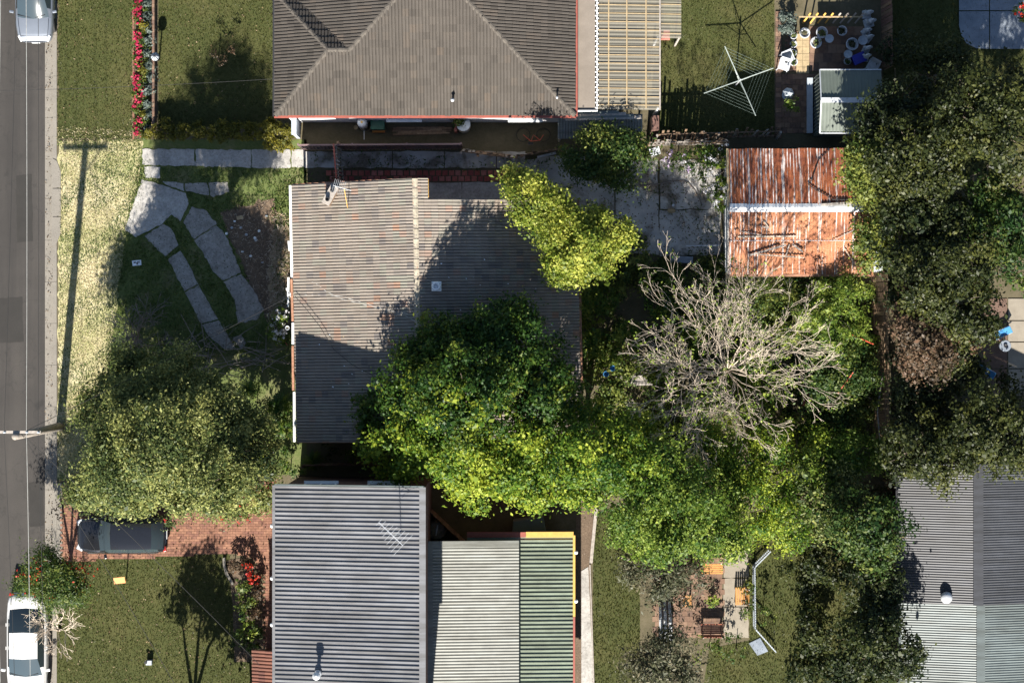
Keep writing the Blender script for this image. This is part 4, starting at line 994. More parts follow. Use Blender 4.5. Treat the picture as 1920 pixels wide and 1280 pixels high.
corr(gar, (gx0 + .04, yb, 2.40), (gx1 - gx0 - .55, 0, 0), (0, ys - yb + .05, .24), .128, .030, .76, M['rust_orange_lit'], seed=3, slack=.012)
mb = MB(); mb.add([(gx0, yr + .17, 3.0), (gx1, yr + .17, 3.0), (gx1, yr, 3.075), (gx0, yr, 3.075), (gx0, yr - .19, 3.0), (gx1, yr - .19, 3.0)], [(0, 1, 2, 3), (3, 2, 5, 4)]); mb.build('ridge_cap', M['white_metal'], gar)
MB().bar((gx0 - .01, yt, 2.55), (gx0 - .01, yr, 3.05), .10, .05).build('barge_cap', M['stone_pave'], gar)
MB().bar((gx0 + .0, yr, 3.05), (gx0 + .03, yb, 2.44), .07, .05).build('barge_cap', M['timber_pale'], gar)
MB().bar((gx0 + .04, ys + .02, 2.735), (gx1 - .3, ys + .02, 2.735), .03, .04).build('lap_trim', M['galv'], gar)
MB().bar((gx0 + .1, yb - .05, 2.36), (gx1 - .45, yb - .05, 2.36), .10, .09).build('gutter', M['gutter_rust'], gar)
def on_gar(px, py, up=.08):
    h = 2.7
    for _ in range(5):
        y = P(px, py, h).y; h = 3.0 - (y - yr) / (yt - yr) * .5 if y > yr else 3.0 - (yr - y) / (yr - yb) * .6
    return P(px, py, h + up)
for i, (a, b, w_) in enumerate([((1384, 444), (1492, 443), .06), ((1404, 479), (1474, 459), .075), ((1486, 458), (1505, 472), .07), ((1420, 477), (1507, 483), .05), ((1473, 482), (1480, 458), .05), ((1424, 423), (1441, 428), .05), ((1432, 414), (1442, 428), .05), ((1390, 434), (1428, 441), .04), ((1600, 432), (1560, 452), .03), ((1583, 466), (1603, 495), .03)]):
    one('loose_stick', MB().bar(on_gar(*a), on_gar(*b, .12), w_, w_ * .6), M['timber_pale'] if i % 3 else M['bark_pale'],
        ['long grey pole lying flat just above the step in the rusty roof', 'grey board slanting down left below the roof step', 'short thick board slanting down right below the roof step', 'long thin stick lowest on the rusty roof', 'short stick propped upright between two boards', 'short stick lying above the long pole', 'stub of wood leaning against another above the long pole', 'thin branch at the left end of the long pole', 'thin dry twig near the right hand tree on the garage roof', 'thin twig by the pale patch low on the garage roof'][i], 'stick', 'sticks lying on the garage roof')
one('roof_cable', MB().tube([on_gar(*q) for q in [(1556, 280), (1535, 300), (1522, 338), (1515, 345), (1524, 352), (1545, 364), (1562, 374), (1590, 374)]], .022, 5), M['cable'], 'thick black cable bent across the upper rusty roof', 'cable', 'loose cables on the garage roof')
one('fallen_board', MB().bar(on_gar(1540, 384), on_gar(1640, 378, .12), .10, .03), M['timber_pale'], 'pale board lying along the white ridge under the tree', 'board')

# ================================================================= TOP NEIGHBOUR
nh = empty('neighbour_house', P(790, 60), 'hip roofed house with grey brown tiles above the upper fence', 'house')
EH = 3.4; PT = .466
def hip(px, py, y0):     # point on the south slope seen at px,py
    h = EH
    for _ in range(8):
        y = P(px, py, h).y; h = EH + PT * (y - y0)
    return P(px, py, h)
A = P(516, 216, EH); y0 = A.y; B = hip(615, 93, y0); C_ = hip(655, 93, y0); C_.y = B.y; C_.z = B.z
F = P(1078, 209, EH); F.y = y0
Cf = Vector((C_.x, y0, EH)); hx = C_.x - (C_.y - y0); half = (F.x - hx) / 2; AP = Vector((hx + half, y0 + half, EH + PT * half)); RY = 24.0
A2 = Vector((A.x, 2 * B.y - y0, EH))          # wing's far eave corner
p1 = [A, Cf, C_, B]; p2 = [Cf, F, AP, C_]
r1 = MB().slab([A, Cf, F, AP, C_, B], .07).build('roof', M['cap_dark'], nh)
tile_slope(r1, [A, Cf, C_, B], (1, 0, 0), .285, .335, M['tile_dark'], 30, 'dark', 21, tint_dark)
tile_slope(r1, [Cf, F, AP, C_], (1, 0, 0), .285, .335, M['tile_dark'], 230, 'dark', 22, tint_dark)
r2 = MB().slab([A2, A, B], .07).build('roof', M['cap_dark'], nh)
tile_slope(r2, [A2, A, B], (0, -1, 0), .285, .335, M['tile_dark'], 20, 'dark', 23, tint_dark)
V0 = Vector((C_.x - (B.y - y0), A2.y, EH))    # valley foot
r3 = MB().slab([V0, A2, B, C_], .07).build('roof', M['cap_dark'], nh)
tile_slope(r3, [V0, A2, B, C_], (-1, 0, 0), .285, .335, M['tile_dark'], 0, 'dark', 24, tint_dark)
ML = Vector((hx, RY, EH)); MR = Vector((F.x, RY, EH)); AR = Vector((AP.x, RY, AP.z)); V1 = Vector((hx, A2.y, EH))
r4 = MB().slab([ML, V1, C_, AP, AR], .07).build('roof', M['cap_dark'], nh)
tile_slope(r4, [Vector((hx, 19, EH)), V1, C_, AP, Vector((AP.x, 19, AP.z))], (0, -1, 0), .285, .335, M['tile_dark'], 20, 'dark', 25, tint_dark)
r5 = MB().slab([F, MR, AR, AP], .07).build('roof', M['cap_dark'], nh)
tile_slope(r5, [F, Vector((F.x, 19, EH)), Vector((AP.x, 19, AP.z)), AP], (0, 1, 0), .285, .335, M['tile_dark'], 0, 'dark', 26, tint_dark)
for a, b in ((A, B), (A2, B), (B, C_), (C_, AP), (F, AP)): ridge_caps(r1, a, b, M['cap_dark'], .24, .09, .40)
ww = MB().prism([(A.x + .4, y0 + .06), (F.x - .2, y0 + .06), (F.x - .2, RY - .3), (hx + .4, RY - .3), (hx + .4, A2.y - .3), (A.x + .4, A2.y - .3)], 0, EH - .12).build('wall', M['white_wall'], nh)
MB().bar(A + Vector((-.05, -.06, -.08)), F + Vector((.05, -.06, -.08)), .11, .11).build('gutter', M['fascia_red'], nh)
MB().bar(A + Vector((-.06, -.05, -.08)), A2 + Vector((-.06, 0, -.08)), .11, .11).build('gutter', M['black'], nh)
MB().bar(F + Vector((.06, -.05, -.08)), MR + Vector((.06, 0, -.08)), .11, .11).build('gutter', M['fascia_red'], nh)
for px, wd in ((757, 1.4), (985, 1.35)): window_part(nh, (P(px, 0, 1.7).x, y0 + .058, 1.9), (0, -1), wd, 1.0)
vp = hip(849, 190, y0); t = empty('roof_flue', vp, 'small capped flue pipe near the lower edge of the grey brown roof', 'flue')
MB().lathe([(.045, -.05), (.045, .42)], vp, 10).build('pipe', M['black'], t); MB().lathe([(.08, .40), (.08, .47), (.02, .52)], vp, 10).build('cap', M['galv'], t)
vp = hip(1044, 185, y0); t = empty('roof_flue', vp, 'thin flue pipe close to the right corner of the grey brown roof', 'flue')
MB().lathe([(.03, -.05), (.03, .34)], vp, 10).build('pipe', M['black'], t); MB().lathe([(.05, .32), (.05, .38), (.01, .40)], vp, 10).build('cap', M['galv'], t)
# verandah and pergola on its right
ver = empty('verandah', P(1097, 100), 'narrow beige flat verandah roof with white lattice edge beside the tiled house', 'verandah')
x0 = P(1080, 0, 3.1).x; x1 = P(1116, 0, 3.1).x; y1 = P(0, 207, 3.1).y
MB().box(((x0 + x1) / 2, (y1 + 22) / 2, 3.06), (x1 - x0, 22 - y1, .10)).build('roof', M['beige'], ver)
MB().bar((x1 + .08, y1, 3.1), (x1 + .08, 22, 3.1), .03, .14).build('fascia', M['white_metal'], ver)
for i in range(52): MB().box((x1 + .04 + (.05 if i % 2 else 0), y1 + .1 + i * .11, 3.17), (.10, .055, .02)).build('lattice_slat', M['white_metal'], ver)
MB().bar((x0, y1 - .03, 3.12), (x1 + .1, y1 - .03, 3.12), .05, .14).build('fascia', M['white_metal'], ver)
for y in (y1 + .1, y1 + 3, y1 + 6): MB().bar((x1 - .05, y, 0), (x1 - .05, y, 3.0), .09).build('post', M['white_metal'], ver)
perg = empty('pergola', P(1178, 100), 'pergola roofed with translucent corrugated sheets over cream rafters', 'pergola')
a0 = P(1119, 0, 2.9).x; a1 = P(1236, 0, 2.7).x; ya = P(0, 206, 2.8).y
n = 14
corr(perg, (a0, ya, 2.95), (0, 9.6, 0), (a1 - a0, 0, -.25), .16, .018, .80, M['poly'], seed=5)
for px in (1141, 1175, 1211): MB().bar((P(px, 0, 2.85).x, ya + .05, 2.93), (P(px, 0, 2.85).x, ya + 9.6, 2.93), .05, .05).build('purlin', M['stone_pave'], perg)
for i in range(27): MB().bar((a0, ya + .2 + i * .36, 2.985), (a1, ya + .2 + i * .36, 2.735), .035, .02).build('batten', M['stone_pave'], perg)
MB().bar((a1 + .03, ya, 2.70), (a1 + .03, ya + 9.6, 2.70), .06, .12).build('beam', M['timber_pale'], perg)
for y in (ya + .1, ya + 3.2, ya + 6.4): MB().bar((a1 - .05, y, 0), (a1 - .05, y, 2.64), .09).build('post', M['white_metal'], perg)
ex = empty('awning', P(1256, 30), 'small translucent awning jutting out beyond the pergola', 'awning')
b1 = P(1274, 0, 2.6).x; yb2 = P(0, 72, 2.6).y
corr(ex, (a1 + .08, yb2, 2.66), (0, 4.5, 0), (b1 - a1, 0, -.12), .16, .018, .80, M['poly'], seed=6)
for i in range(10): MB().bar((a1 + .08, yb2 + .2 + i * .42, 2.69), (b1 + .06, yb2 + .2 + i * .42, 2.57), .035, .02).build('batten', M['stone_pave'], ex)
for y in (yb2 + .06, yb2 + 2.4): MB().bar((b1, y, 0), (b1, y, 2.54), .08).build('post', M['timber_pale'], ex)
brk = P(1246, 67); one('doorstep', MB().box((brk.x, brk.y, .1), (.45, .42, .2)), M['paver_red'][3], 'small brick step below the corner of the awning', 'step', bevel=.01)
lt = empty('lean_to', P(1125, 232), 'low grey corrugated lean-to roof with junk on it beside the fence', 'lean-to')
l0 = P(1046, 0, 2.4).x; l1 = P(1205, 0, 2.4).x; la = P(0, 260, 2.2).y; lb = P(0, 213, 2.5).y
corr(lt, (l0, la, 2.15), (l1 - l0, 0, 0), (0, lb - la, .2), .125, .025, .76, M['metal_pale'], seed=7)
for x in (l0 + .1, l1 - .1): MB().bar((x, la + .1, 0), (x, la + .1, 2.1), .09).build('post', M['timber_pale'], lt)
for i in range(4): one('plank', MB().bar(P(1048 + i * 4, 212 + i * 4, 2.75), P(1160 + i * 14, 210 + i * 3.4, 2.78), .13, .03), M['timber_pale'] if i % 2 else M['metal_mid'], 'grey plank lying across the upper end of the lean-to roof', 'plank', 'planks on the lean-to roof')
pb = P(1224, 238); one('brick_pier', MB().box((pb.x, pb.y, .9), (.30, .62, 1.8)), M['dark_brick'], 'brick pier standing at the end of the lean-to', 'pier', bevel=.01)
pw_ = P(560, 238); one('side_gate', MB().box((pw_.x, pw_.y, .95), (.16, 1.05, 1.9)).box((pw_.x, pw_.y, 1.94), (.22, 1.1, .06)), M['stone_white'], 'grey rendered side wall stub at the left corner of the neighbour house', 'wall', bevel=.01)
# things along its wall
g = P(683, 236, 0); t = empty('water_heater', g, 'pale cylindrical water heater against the neighbour wall', 'water heater')
MB().lathe([(.22, 0), (.22, 1.35), (.20, 1.42), (.08, 1.46), (0, 1.46)], g, 20).build('tank', M['galv'], t, True); MB().lathe([(.05, 1.46), (.05, 1.54), (0, 1.55)], g, 8).build('valve', M['fascia_yellow'], t)
MB().tube([(g.x, g.y - .22, .1), (g.x, g.y - .5, .06), (g.x, g.y - .62, .05)], .02, 5).build('pipe', M['white_metal'], t)
g = P(668, 240, 0); one('garden_pot', MB().lathe([(.07, 0), (.10, .22), (.08, .22), (.07, .18), (0, .18)], g, 14), M['stone_pave'], 'little yellow pot beside the pale water heater', 'pot')
g = P(710, 238, 0); t = empty('storage_bin', g, 'dark green storage bin with an orange base by the wall', 'bin')
MB().box((g.x, g.y, .42), (.58, .36, .7)).build('body', M['green_plastic'], t, bevel=.03); MB().box((g.x, g.y, .80), (.62, .40, .06)).build('lid', M['green_plastic'], t, bevel=.02); MB().box((g.x, g.y - .22, .08), (.56, .10, .14)).build('base', M['orange_sign'], t)
for i in range(9):
    a = P(735 + U(0, 12), 240 + i * 1.6); b = P(842 + U(-16, 10), 239 + i * 1.5)
    one('timber_offcut', MB().bar(a + Vector((0, 0, .05 + .03 * (i % 3))), b + Vector((0, 0, .05 + .03 * (i % 2))), .07, .03), M['timber_brown'][i % 4], 'brown timber length lying in the heap between bin and tank', 'timber', 'lengths of timber along the neighbour wall')
g = P(870, 238, 0); t = empty('water_tank', g, 'round cream water tank with flat lid and dark red side', 'water tank')
MB().lathe([(.28, 0), (.30, .08), (.30, 1.05), (.28, 1.12)], g, 22).build('drum', M['tank'], t, True); MB().lathe([(.31, 1.10), (.31, 1.16), (.05, 1.19), (0, 1.19)], g, 22).build('lid', M['stone_white'], t); MB().lathe([(.03, 1.19), (.03, 1.24), (0, 1.24)], g, 8).build('knob', M['black'], t)
MB().bar((g.x - .34, g.y - .3, .5), (g.x - .34, g.y + .2, .5), .12, .9).build('side_panel', M['fascia_red'], t)
bush('potted_shrub', 862, 225, 1.2, 9, 'lf_green', 'small green plant rising behind the round water tank', seed=3)
t = empty('bicycle', P(1000, 255), 'dark old bicycle lying by the fence near the neighbour wall', 'bicycle')
g = P(1000, 253, .1)
for s in (-.45, .45): MB().tube([(g.x + s + .3 * math.cos(k / 16 * 6.284), g.y + .3 * math.sin(k / 16 * 6.284), .12) for k in range(17)], .018, 5).build('wheel', M['tyre'], t)
MB().tube([(g.x - .45, g.y, .14), (g.x - .1, g.y - .3, .2), (g.x + .3, g.y - .25, .2), (g.x + .45, g.y, .14)], .018, 5).tube([(g.x - .1, g.y - .3, .2), (g.x, g.y, .16), (g.x + .3, g.y - .25, .2)], .016, 5).build('frame', M['red_paint'], t); MB().box((g.x - .12, g.y - .40, .22), (.22, .10, .05)).build('saddle', M['black'], t)

# ================================================================= BOTTOM NEIGHBOUR (two storeys)
bh = empty('neighbour_house', P(800, 1100), 'tall house with pale grey ribbed metal roof and a lower roof on its right', 'house')
XL = P(516, 0, 7.0).x; XR = P(795, 0, 8.2).x; YT = P(0, 911, 7.5).y; YB = -17.5
def prof_wall(x0, z0, x1, z1, yt_, yb_, mat, nm='wall'):
    vs = [(x0, yt_, 0), (x1, yt_, 0), (x1, yt_, z1), (x0, yt_, z0), (x0, yb_, 0), (x1, yb_, 0), (x1, yb_, z1), (x0, yb_, z0)]
    return MB().add(vs, [(0, 1, 2, 3), (5, 4, 7, 6), (1, 5, 6, 2), (4, 0, 3, 7), (3, 2, 6, 7), (4, 5, 1, 0)]).build(nm, M[mat], bh)
prof_wall(XL + .25, 6.9, XR - .02, 8.0, YT - .12, YB + .2, 'dark_brick')
corr(bh, (XL, YB, 7.0), (0, YT - YB, 0), (XR - XL - .12, 0, 1.18), .18, .05, .72, M['metal_grey'], kind='rib', seed=8)
MB().bar((XR - .06, YT + .01, 8.22), (XR - .06, YB, 8.22), .26, .07).build('ridge_flashing', M['metal_grey'], bh)
MB().bar((XL - .06, YT, 6.96), (XL - .06, YB, 6.96), .12, .12).build('gutter', M['metal_grey'], bh)
MB().bar((XL, YT + .03, 7.0), (XR, YT + .03, 8.2), .05, .20).build('barge', M['metal_mid'], bh)
for py in (985, 1083, 1170):
    q = P(511, py, 6.8); lm = MB().lathe([(.05, 0), (.085, .05), (.085, .12), (.03, .17), (0, .17)], q, 12).build('lamp', M['white_metal'], bh); MB().bar((q.x, q.y, q.z), (q.x + .25, q.y, q.z), .03).build('bracket', M['galv'], lm)
for px, zz in ((600, 5.2), (720, 5.2)): window_part(bh, (P(px, 0, 5.2).x, YT - .118, zz), (0, 1), 1.3, 1.1)
# lower roofs
xa = P(803, 0, 3.9).x; xb = P(973, 0, 3.6).x; ya2 = P(0, 1020, 3.8).y
prof_wall(xa, 3.7, xb - .2, 3.3, ya2 - .3, YB + .3, 'white_wall')
corr(bh, (xa, YB, 3.95), (0, ya2 - YB, 0), (xb - xa, 0, -.32), .125, .022, .80, M['metal_pale'], seed=9)
MB().bar((xa + .06, ya2 + .02, 4.0), (xa + .06, YB, 4.0), .28, .05).build('wall_flashing', M['metal_pale'], bh)
MB().bar((xa, ya2 + .02, 3.99), (xb, ya2 + .02, 3.66), .26, .05).build('barge_flashing', M['metal_pale'], bh)
xc = P(876, 0, 3.0).x; xd = P(1075, 0, 2.9).x; yc = P(0, 1003, 2.95).y
prof_wall(xb - .15, 2.95, xd - .35, 2.7, yc - .4, YB + .35, 'dark_brick')
corr(bh, (xc, YB, 3.12), (0, yc - YB, 0), (xd - xc, 0, -.22), .18, .05, .72, M['metal_green'], kind='rib', seed=10)
xm = P(986, 0, 3.0).x
MB().bar((xm, yc + .04, 3.05), (xd, yc + .04, 2.98), .24, .14).build('fascia', M['fascia_yellow'], bh); MB().bar((xc, yc + .04, 3.12), (xm - .01, yc + .04, 3.05), .22, .14).build('fascia', M['fascia_red'], bh)
ym = P(0, 1155, 2.9).y
MB().bar((xd + .03, yc, 2.93), (xd + .03, ym, 2.93), .10, .14).build('fascia', M['fascia_yellow'], bh); MB().bar((xd + .03, ym - .01, 2.93), (xd + .03, YB, 2.93), .09, .14).build('fascia', M['fascia_red'], bh)
for py in (1035, 1126):
    q = P(1080, py, 2.9); MB().lathe([(.05, 0), (.08, .05), (.08, .11), (.02, .15)], q, 10).build('lamp', M['white_metal'], bh)
at = P(752, 1000, 8.0); t = empty('roof_antenna', at, 'spiky television antenna on the grey ribbed roof', 'antenna')
m0 = at + Vector((0, 0, .05)); m1 = at + Vector((-.25, .08, 1.5)); MB().tube([m0, m1], .022, 6).build('mast', M['galv'], t)
b0 = m1 + Vector((-.55, .52, 0)); b1_ = m1 + Vector((.40, -.40, 0)); MB().tube([b0, b1_], .016, 5).build('boom', M['galv'], t)
for k in range(9):
    q = b0.lerp(b1_, k / 8); l = .16 + .05 * k; MB().tube([q + Vector((-l * .7, -l * .75, 0)), q + Vector((l * .7, l * .75, 0))], .008, 4).build('element', M['galv'], t)
vv = P(596, 1262, 7.45); t = empty('roof_flue', vv, 'pale roof flue with a round cowl on the grey ribbed roof', 'flue')
MB().lathe([(.16, 0), (.13, .10), (.075, .12), (.075, .52)], vv, 14).build('pipe', M['galv'], t); MB().lathe([(.14, .50), (.16, .56), (.16, .70), (.05, .80), (0, .80)], vv, 14).build('cap', M['galv'], t)
ts = empty('entry_roof', P(496, 1255), 'small terracotta tiled entry roof at the left of the tall house', 'porch')
e0 = P(474, 1217, 3.0); e1 = P(516, 1217, 3.5)
pl4 = [Vector((e0.x, e0.y, 3.0)), Vector((e0.x, YB, 3.0)), Vector((e1.x, YB, 3.45)), Vector((e1.x, e0.y, 3.45))]
rt = MB().slab(pl4, .06).build('roof', M['tile_terra'], ts); tile_slope(rt, pl4, (0, -1, 0), .30, .33, M['tile_terra'], 60, 'terra', 31, tint_dark)
MB().box(((e0.x + e1.x) / 2 + .05, (e0.y + YB) / 2 - .15, 1.45), (e1.x - e0.x - .3, e0.y - YB - .5, 2.9)).build('wall', M['dark_brick'], ts)
# things behind it
g = P(820, 990, 0); t = empty('covered_heater', g, 'round heap under a pale cover between the tall house and the diagonal fence', 'cover')
MB().lathe([(.42, 0), (.45, .25), (.43, .85), (.36, 1.0), (.15, 1.08), (0, 1.08)], g, 11).build('cover', M['tarp'], t); MB().bar((g.x - .02, g.y - .22, 1.1), (g.x + .06, g.y + .25, 1.1), .05, .04).build('stick', M['galv'], t)
paling_fence(P(795, 940), P(872, 1012), 1.7, 'dark timber fence running diagonally behind the tall house', [M['timber_brown'][0], M['timber_brown'][2]], 14, .14, .01, 0, .01)
g = P(992, 985); one('tank_cover', MB().prism([tuple(q[:2]) for q in PP([(962, 972), (1018, 964), (1024, 996), (960, 1000)])], .0, 1.15), M['shed_green'], 'flat dark green cover beside the yellow fascia under the trees', 'cover', bevel=.03)

# ================================================================= SOUTH EAST HOUSE
sh = empty('neighbour_house', P(1830, 1050), 'dark corrugated roofed house at the lower right beyond the trees', 'house')
s0 = P(1684, 0, 3.0).x; s1 = P(1834, 0, 4.0).x; s2 = s1 + (s1 - s0); t0 = P(0, 868, 3.4).y; t1 = P(0, 1131, 3.4).y
corr(sh, (s0, t1, 3.0), (0, t0 - t1, 0), (s1 - s0, 0, 1.0), .105, .022, .80, M['metal_dark'], seed=12)
corr(sh, (s2, t1, 3.0), (0, t0 - t1, 0), (s1 - s2, 0, 1.0), .105, .022, .80, M['metal_dark'], seed=13)
MB().bar((s1, t0, 4.04), (s1, t1, 4.04), .42, .05).build('ridge_cap', M['metal_dark'], sh)
MB().box(((s0 + s2) / 2, (t0 + t1) / 2, 1.45), (s2 - s0 - .5, t0 - t1 - .3, 2.9)).build('wall', M['dark_brick'], sh)
u0 = P(1690, 0, 2.8).x; u1 = P(1838, 0, 3.5).x; u2 = u1 + (u1 - u0)
corr(sh, (u0, -18, 2.75), (0, t1 - .02 + 18, 0), (u1 - u0, 0, .8), .105, .022, .80, M['metal_mid'], seed=14)
corr(sh, (u2, -18, 2.75), (0, t1 - .02 + 18, 0), (u1 - u2, 0, .8), .105, .022, .80, M['metal_mid'], seed=15)
MB().bar((u1, t1, 3.6), (u1, -18, 3.6), .36, .05).build('ridge_cap', M['metal_mid'], sh)
MB().box(((u0 + u2) / 2, (t1 - 18) / 2 - .2, 1.3), (u2 - u0 - .5, t1 + 17.6, 2.6)).build('wall', M['dark_brick'], sh)
MB().bar((s0 - .05, t0, 2.95), (s0 - .05, t1, 2.95), .11, .10).build('gutter', M['black'], sh); MB().bar((u0 - .05, t1 - .1, 2.72), (u0 - .05, -18, 2.72), .11, .10).build('gutter', M['metal_mid'], sh)
rvv = P(1772, 1118, 3.5); t = empty('roof_vent', rvv, 'round metal vent on the dark corrugated roof where the two roofs meet', 'vent')
MB().lathe([(.16, -.05), (.16, .12), (.24, .18), (.26, .30), (.2, .42), (.05, .48), (0, .48)], rvv, 16).build('cowl', M['galv'], t, True); MB().box((rvv.x, rvv.y, rvv.z - .02), (.5, .5, .06)).build('base', M['metal_dark'], t)

# ================================================================= SHED
shd = empty('garden_shed', P(1595, 190), 'grey green steel garden shed with pale ridge cap behind the paved yard', 'shed')
k0 = P(1538, 0, 2.3).x; k1 = P(1653, 0, 2.3).x; ka = P(0, 131, 2.2).y; kr = P(0, 188, 2.6).y; kb = P(0, 250, 2.2).y
vs = [(k0 + .04, y, z) for y, z in ((ka - .06, 0), (ka - .06, 2.15), (kr, 2.55), (kb + .06, 2.15), (kb + .06, 0))]; vs += [(k1 - .04, y, z) for _, y, z in vs]
MB().add(vs, [(0, 1, 2, 3, 4), (9, 8, 7, 6, 5)] + [(i, i + 5, (i + 1) % 5 + 5, (i + 1) % 5) for i in range(5)]).build('wall', M['shed_green'], shd)
for i in range(16):
    y = kb + .15 + i * (ka - kb - .3) / 15; MB().bar((k0 + .01, y, .05), (k0 + .01, y, 2.1 + .36 * (1 - abs(y - kr) / (ka - kr + .01))), .04).build('cladding_rib', M['shed_green'], shd)
corr(shd, (k0, ka, 2.2), (k1 - k0, 0, 0), (0, kr - ka, .38), .16, .02, .78, M['shed_green'], kind='rib', seed=16)
corr(shd, (k0, kb, 2.2), (k1 - k0, 0, 0), (0, kr - kb, .38), .16, .02, .78, M['shed_green'], kind='rib', seed=17)
MB().bar((k0, kr, 2.62), (k1, kr, 2.62), .22, .04).build('ridge_cap', M['galv'], shd)
for y, z in ((ka, 2.22), (kb, 2.22)): MB().bar((k0, y, z), (k1, y, z), .05, .06).build('trim', M['galv'], shd)
MB().bar((k0 - .01, ka, 2.22), (k0 - .01, kr, 2.62), .05).bar((k0 - .01, kr, 2.62), (k0 - .01, kb, 2.22), .05).build('barge_trim', M['galv'], shd)
g = P(1516, 200); one('trough', MB().box((g.x, g.y, .22), (.20, 2.4, .4)).box((g.x, g.y, .43), (.26, 2.46, .05)), M['fibro'], 'long pale blue trough standing along the left side of the shed', 'trough', bevel=.015)
# ================================================================= FENCES, GATE
fm = empty('metal_fence', P(700, 281), 'plum ribbed steel fence between the lot and the upper neighbour', 'fence')
fa = P(566, 281); fb = P(866, 279)
corr(fm, (fa.x, fa.y, .03), (fb.x - fa.x, fb.y - fa.y, 0), (0, .06, 1.6), .15, .03, .80, M['fence_metal'], 'fence_panel', 'rib', seed=20)
MB().bar((fa.x, fa.y + .05, 1.66), (fb.x, fb.y + .05, 1.66), .07, .05).build('top_rail', M['fence_metal'], fm)
for i in range(4):
    q = fa.lerp(fb, i / 3); MB().bar((q.x, q.y + .09, 0), (q.x, q.y + .09, 1.68), .07).build('post', M['fence_metal'], fm)
paling_fence(P(868, 279), P(965, 291), 1.5, 'sagging dark paling fence leaning over behind the metal fence', [M['timber_brown'][0], M['timber_brown'][2], M['timber_pale']], 31, .12, .02, -.25, .05)
paling_fence(P(967, 291), P(1052, 278), 1.45, 'collapsing dark paling fence next to the round green tree', [M['timber_brown'][2], M['timber_pale'], M['timber_brown'][0]], 32, .12, .03, -.15, .06)
paling_fence(P(1212, 273), P(1360, 270), 1.5, 'grey broken paling fence above the lilac bush', [M['timber_pale'], M['timber_brown'][2]], 33, .11, .02, .05, .04)
paling_fence(P(1228, 262), P(1456, 256), 1.6, 'dark paling fence with pale uneven tips along the neighbour back lawn', [M['timber_brown'][2], M['timber_brown'][0], M['timber_pale']], 34, .10, .10, .16, .08, top_jit=.25)
one('fallen_sheet', MB().box(P(1228, 284, .9), (.45, .34, .03), rz=.3, rx=.2), M['galv'], 'pale grey sheet lying on the broken fence', 'sheet')
one('fallen_pipe', MB().bar(P(1008, 295, .5), P(1042, 287, .75), .10), M['fibro'], 'short pale blue pipe lying beside the round green tree', 'pipe')
one('fallen_sheet', MB().box(P(1216, 297, .25), (.6, .22, .03), rz=.5), M['timber_pale'], 'dull bent sheet below the broken fence', 'sheet')
paling_fence(P(572, 868), P(760, 866), 1.5, 'dark red brown paling fence behind the house below the tiled roof', [M['dark_brick'], M['timber_brown'][2]], 35, .12, .01, 0, .01)
# leaning fence at the right end of the lot: horizontal gaps show because it leans away
rf = paling_fence(P(1633, 512), P(1636, 818), 1.75, 'leaning sunlit paling fence at the right end of the lot', [M['timber_brown'][1], M['timber_brown'][3], M['timber_brown'][1], M['timber_brown'][0]], 36, .19, .02, .42, .012)
one('loose_rail', MB().bar(P(1655, 700, 1.7), P(1645, 770, 1.75), .05).bar(P(1645, 770, 1.75), P(1650, 830, 1.7), .05), M['timber_pale'], 'thin grey rail hanging along the right hand fence', 'rail')
paling_fence(P(1652, 130), P(1652, -40), 1.7, 'red brown paling fence behind the white statues', [M['timber_brown'][0], M['dark_brick'], M['timber_brown'][2]], 37, .13, .02, -.18, .01)
paling_fence(P(1660, 900), P(1650, 1000), 1.6, 'short stretch of brown palings between two trees near the dark roof', [M['timber_brown'][0], M['timber_brown'][2]], 38, .15, .02, 0, .02)
gt = empty('side_gate', P(637, 310), 'grey timber side gate with red brown top beside the house', 'gate')
g0 = P(640, 277); g1 = P(645, 341)
for i in range(9):
    q = g0.lerp(g1, (i + .5) / 9); MB().bar((q.x, q.y, .05), (q.x - .19, q.y, 1.75), .015, .155, up=Vector((1, 0, 0))).build('board', M['timber_pale'], gt)
for f in (.2, .8): MB().bar((g0.x - .19 * f + .04, g0.y, 1.75 * f), (g1.x - .19 * f + .04, g1.y, 1.75 * f), .04, .08).build('rail', M['timber_pale'], gt)
MB().bar((g0.x - .19, g0.y, 1.78), (g1.x - .19, g1.y, 1.78), .06, .05).build('top_rail', M['fascia_red'], gt); MB().bar((g0.x, g0.y + .06, 0), (g0.x, g0.y + .06, 1.85), .10).build('post', M['timber_brown'][0], gt)

# ================================================================= POLE AND WIRES
pbase = P(113, 799); ptop = Vector((P(22, 0, 8.6).x, P(0, 812, 8.6).y, 8.6)); ptop = Vector((pbase.x + .10, pbase.y - .05, 8.6))
pole = empty('utility_pole', pbase, 'tall grey timber power pole with one crossarm standing at the kerb', 'utility pole')
MB().tube([pbase - Vector((0, 0, .2)), pbase.lerp(ptop, .5), ptop], [.19, .165, .14], 14).build('pole', M['pole_wood'], pole, True)
arms = []
for z_, hw_ in ((8.35, 1.0),):
    MB().bar((ptop.x - hw_, ptop.y + .17, z_), (ptop.x + hw_, ptop.y + .17, z_ + .03), .11, .13).build('crossarm', M['timber_pale'], pole); arms.append((z_, hw_))
MB().bar((ptop.x - .02, ptop.y + .14, 7.5), (ptop.x + .7, ptop.y + .15, 8.3), .04).build('brace', M['galv'], pole)
ins = []
for x_, z_ in ((-.92, 8.42), (-.45, 8.42), (.45, 8.42), (.92, 8.42)):
    q = Vector((ptop.x + x_, ptop.y + .17, z_)); MB().lathe([(.03, 0), (.05, .04), (.03, .08), (.05, .12), (.02, .17)], q, 10).build('insulator', M['stone_white'], pole); ins.append(q + Vector((0, 0, .14)))
